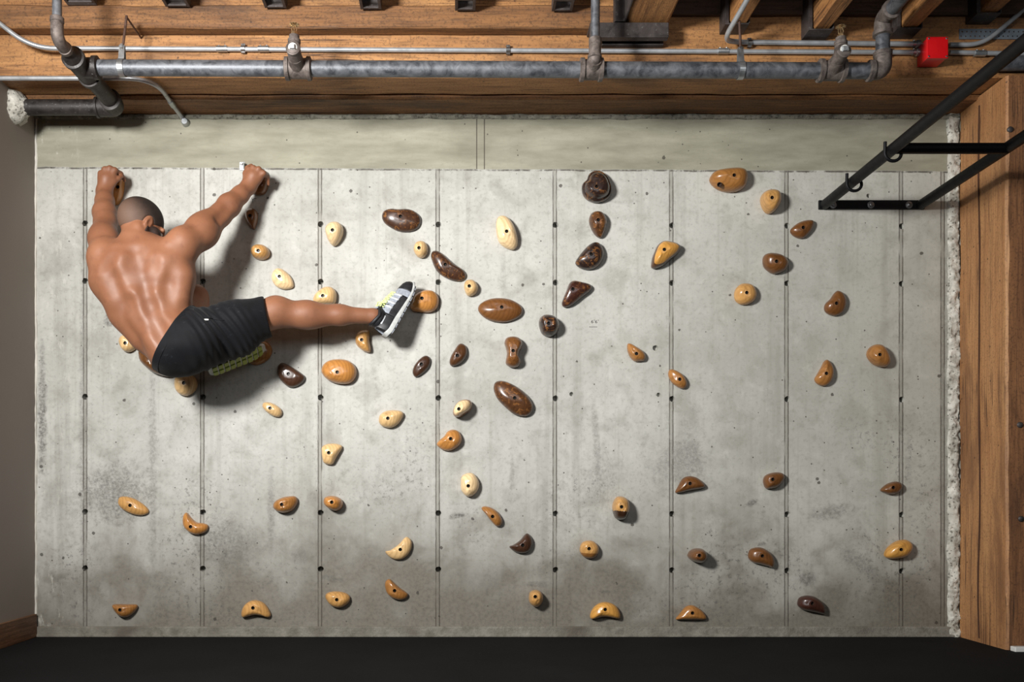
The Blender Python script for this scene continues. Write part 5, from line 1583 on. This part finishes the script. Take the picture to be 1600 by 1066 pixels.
def shoe(orig, xdir, zdir, length, label, mirror=1, tread='shoe_green'):
    X = norm(xdir); Z = np.asarray(zdir, float); Z = norm(Z - X * (Z @ X)); Y = np.cross(Z, X)
    k = length / .29
    def T(x, y, z): return np.asarray(orig) + k * (X * x + Y * y * mirror + Z * z)
    # stations: x, centre y, half width, top height of the upper
    st = [(.000, 0, .020, .072), (.008, 0, .030, .084), (.03, 0, .0355, .090), (.06, 0, .0365, .092), (.09, .001, .0370, .102), (.12, .003, .0385, .104),
          (.15, .005, .0425, .098), (.18, .007, .0460, .090), (.21, .008, .0470, .081), (.24, .007, .0450, .073), (.262, .004, .0390, .065), (.278, .001, .0290, .054), (.288, -.001, .0160, .040)]
    def interp(x):
        x = max(st[0][0], min(st[-1][0], x))
        for a, b in zip(st[:-1], st[1:]):
            if x <= b[0]:
                t = (x - a[0]) / (b[0] - a[0]); t = t * t * (3 - 2 * t) * .5 + t * .5
                return tuple(a[i] * (1 - t) + b[i] * t for i in (1, 2, 3))
        return st[-1][1:]
    SOLE = .026
    def sole_h(x): return .027 - .011 * max(0, min(1, (x - .08) / .15))
    def spring(x): return .016 * max(0, (x - .20) / .09) ** 2 + .006 * max(0, (.03 - x) / .03) ** 2
    def loft(name, x0, x1, a0, a1, out, mat, parent, n=28, m=22, zmin=None):
        """skin of the upper from angle a0 to a1 (0 = one side at the sole, pi = other side)"""
        mb = MB(); vs, fs = [], []
        for i in range(n + 1):
            x = x0 + (x1 - x0) * i / n
            cy, hw, hz = interp(x); zb = sole_h(x) + spring(x) - .006
            hgt = hz - zb + spring(x) * .6
            for j in range(m + 1):
                a = a0 + (a1 - a0) * j / m
                cx_, sn = math.cos(a), math.sin(a)
                e = 2 / 2.5
                yy = cy + (hw + out) * math.copysign(abs(cx_) ** e, cx_); zz = zb + (hgt + out) * abs(sn) ** e
                yy = cy + (yy - cy) * (1 - .30 * (max(0, zz - zb) / max(hgt, .01)) ** 2)
                vs.append(T(x, yy, zz))
        for i in range(n):
            for j in range(m):
                q = i * (m + 1) + j
                fs.append((q, q + 1, q + m + 2, q + m + 1))
        mb.add(vs, fs)
        o = mb.build(name, mat, parent, smooth=True, autosmooth=70)
        md = o.modifiers.new('thick', 'SOLIDIFY'); md.thickness = .003 * k; md.offset = -1
        return o
    # midsole
    def slab(name, z0f, z1f, out, mat, parent, ribs=0):
        mb = MB(); n = 48; m = 10
        xs = [.290 * (1 - math.cos(PI * i / n)) / 2 for i in range(n + 1)]
        loopv = []
        for s in (1, -1):
            seq = xs if s > 0 else xs[::-1][1:-1]
            for x in seq:
                cy, hw, hz = interp(x)
                e = out + (.0015 * math.sin(x * ribs) if ribs else 0)
                loopv.append((x + (out if x > .28 else (-out if x < .005 else 0)), cy + s * (hw + e)))
        N = len(loopv); vs = []
        lv = [(z0f, .90), (z0f, .97), (None, 1.03), (z1f, 1.0), (z1f, .9)]
        for (zf, sc) in lv:
            for (x, y) in loopv:
                cy = interp(x)[0]
                z = (z0f(x) + z1f(x)) / 2 if zf is None else zf(x)
                vs.append(T(.145 + (x - .145) * (1 if sc > .95 else .97), cy + (y - cy) * sc, z))
        fs = []
        for i in range(len(lv) - 1):
            for q in range(N):
                r = (q + 1) % N
                fs.append((i*N+q, i*N+r, (i+1)*N+r, (i+1)*N+q))
        fs.append(tuple(range(N))); fs.append(tuple((len(lv)-1)*N + q for q in range(N)))
        mb.add(vs, fs)
        return mb.build(name, mat, parent, smooth=True, autosmooth=50)
    sh = slab('shoe', lambda x: spring(x) + .006, lambda x: sole_h(x) + spring(x), .005, M['shoe_sole'], person, 190)
    tag(sh, label)
    # tread blocks
    mb = MB()
    for i in range(9):
        xa = .012 + i * .030; xb = xa + .023
        for s in (-1, 1):
            vs = []
            for x in (xa, xb):
                cy, hw, hz = interp(x)
                for y in (s * .006, s * (hw + .001)):
                    for z in (-.001, .008): vs.append(T(x, cy + y, z + spring(x)))
            mb.add(vs, [(0,1,3,2),(4,6,7,5),(0,4,5,1),(2,3,7,6),(0,2,6,4),(1,5,7,3)])
    mb.build('outsole', M[tread], sh, bevel=.0015)
    loft('upper', .004, .287, 0, PI, 0, M['shoe_mesh'], sh)
    loft('toe_cap', .232, .2885, 0, PI, .0018, M['shoe_black'], sh, 14)
    loft('heel_counter', .002, .085, 0, PI * .36, .0018, M['shoe_black'], sh, 14, 10)
    loft('heel_counter', .002, .085, PI * .64, PI, .0018, M['shoe_black'], sh, 14, 10)
    loft('side_overlay', .08, .20, 0, PI * .13, .0016, M['shoe_black'], sh, 14, 6)
    loft('side_overlay', .08, .20, PI * .87, PI, .0016, M['shoe_black'], sh, 14, 6)
    for x in (.115, .140, .165, .190):
        loft('side_stripe', x, x + .010, PI * .12, PI * .38, .0022, M['shoe_silver'], sh, 3, 8)
        loft('side_stripe', x, x + .010, PI * .62, PI * .88, .0022, M['shoe_silver'], sh, 3, 8)
    loft('side_stripe', .025, .070, PI * .17, PI * .22, .0036, M['shoe_silver'], sh, 8, 3)
    loft('side_stripe', .025, .070, PI * .78, PI * .83, .0036, M['shoe_silver'], sh, 8, 3)
    # padded collar round the ankle and the tongue
    mb = MB(); pts = []
    for i in range(28):
        a = 2 * PI * i / 28
        x = .052 + .046 * math.cos(a); y = .036 * math.sin(a)
        pts.append(T(x, y, .098 + .014 * max(0, math.cos(a)) - .006 * abs(math.sin(a)) + .008 * max(0, -math.cos(a))))
    mb.tube(pts, .0085 * k, 10, closed=True)
    vs, fs = [], []
    for i in range(28):
        a = 2 * PI * i / 28
        for (q, zz) in ((1.02, .074), (1.08, .086), (1.04, .098), (.86, .102), (.80, .082)):
            vs.append(T(.052 + .046 * q * math.cos(a), .036 * q * math.sin(a), zz + (.012 * max(0, math.cos(a)) - .006 * abs(math.sin(a)) + .008 * max(0, -math.cos(a))) * (zz > .081)))
    for i in range(28):
        for j in range(4): fs.append((i*5+j, i*5+j+1, ((i+1) % 28)*5+j+1, ((i+1) % 28)*5+j))
    mb.add(vs, fs); mb.build('collar', M['shoe_black'], sh, smooth=True)
    mb = MB()
    vs, fs = [], []
    for i in range(9):
        t = i / 8; x = .086 + .095 * t - .03 * (1 - t) ** 3 * 0
        z = .126 - .040 * t - .006 * math.sin(PI * t)
        for j in range(7):
            y = (-1 + 2 * j / 6) * (.022 - .004 * t)
            vs.append(T(x, y + interp(x)[0], z - 8 * y * y))
    for i in range(8):
        for j in range(6): fs.append((i*7+j, i*7+j+1, i*7+j+8, i*7+j+7))
    mb.add(vs, fs); tg = mb.build('tongue', M['shoe_mesh'], sh, smooth=True)
    md = tg.modifiers.new('thick', 'SOLIDIFY'); md.thickness = .007 * k
    # laces
    for i in range(6):
        x = .105 + i * .017; cy, hw, hz = interp(x)
        mb = MB(); w = .026 - .0016 * i
        zt = interp(x)[2] + .004
        mb.tube([T(x, cy - w, zt - .014), T(x + .004, cy - w * .4, zt + .0035), T(x + .009, cy + w * .4, zt + .0035), T(x + .013, cy + w, zt - .014)], .0027 * k, 8)
        mb.tube([T(x, cy + w, zt - .014), T(x + .004, cy + w * .4, zt + .0045), T(x + .009, cy - w * .4, zt + .0045), T(x + .013, cy - w, zt - .014)], .0027 * k, 8)
        mb.build('lace', M['lace'], sh, smooth=True)
    mb = MB()
    for s in (-1, 1):
        c = [T(.100, 0, .117)]
        for q in range(1, 9):
            t = q / 8
            c.append(T(.100 + .018 * math.sin(PI * t) - .010 * t, s * (.030 * math.sin(PI * t * .9)), .117 + .010 * math.sin(2 * PI * t)))
        mb.tube(bend(c, .006, 2), .0026 * k, 8)
        mb.tube([T(.100, 0, .117), T(.108, s * .016, .115), T(.118, s * .030, .106), T(.124, s * .041, .092)], .0026 * k, 8)
    mb.build('lace_bow', M['lace'], sh, smooth=True)
    return sh

shoe(o_r, d_r, z_r, .272, 'grey and black running shoe with neon laces on the outstretched foot', 1, 'shoe_mesh')
shoe(o_l, d_l, z_l, .255, 'running shoe with yellow green sole tucked under the thigh', -1)

# ------------------------------------------------------------------ light and camera
def area(name, loc, target, size, power, col, sizey=None, spread=180):
    l = bpy.data.lights.new(name, 'AREA'); l.energy = power; l.color = col; l.size = size
    if sizey: l.shape = 'RECTANGLE'; l.size_y = sizey
    l.spread = math.radians(spread)
    o = bpy.data.objects.new(name, l); COL.objects.link(o)
    o.location = loc; o.rotation_euler = (Vector(target) - Vector(loc)).to_track_quat('-Z', 'Y').to_euler()
    return o
area('studio_softbox', (-1.95, -3.1, 1.98), (.25, 0, 1.5), .5, 100, (1.0, .985, .96), spread=124)
area('room_fill', (.9, -4.2, 2.2), (0.2, 0, 1.2), 2.6, 26, (.96, .98, 1.0), 1.4)

w = bpy.data.worlds.new('room_ambient'); SC.world = w; w.use_nodes = True
w.node_tree.nodes['Background'].inputs[0].default_value = (.75, .78, .82, 1)
w.node_tree.nodes['Background'].inputs[1].default_value = .06

cam = bpy.data.cameras.new('camera'); co = bpy.data.objects.new('camera', cam); COL.objects.link(co)
co.location = (CAMX, -DIST, CAMZ); co.rotation_euler = (PI / 2, 0, 0)
cam.sensor_width = 36; cam.lens = 36 * DIST / (1600 / PXM)
cam.shift_x = (800 - VX) / 1600; cam.shift_y = (VY - 533) / 1600
cam.clip_start = .05
SC.camera = co
SC.view_settings.view_transform = 'Standard'; SC.view_settings.look = 'None'
SC.view_settings.gamma = 1.0; SC.view_settings.use_curve_mapping = False
SC.view_settings.exposure = 0.14
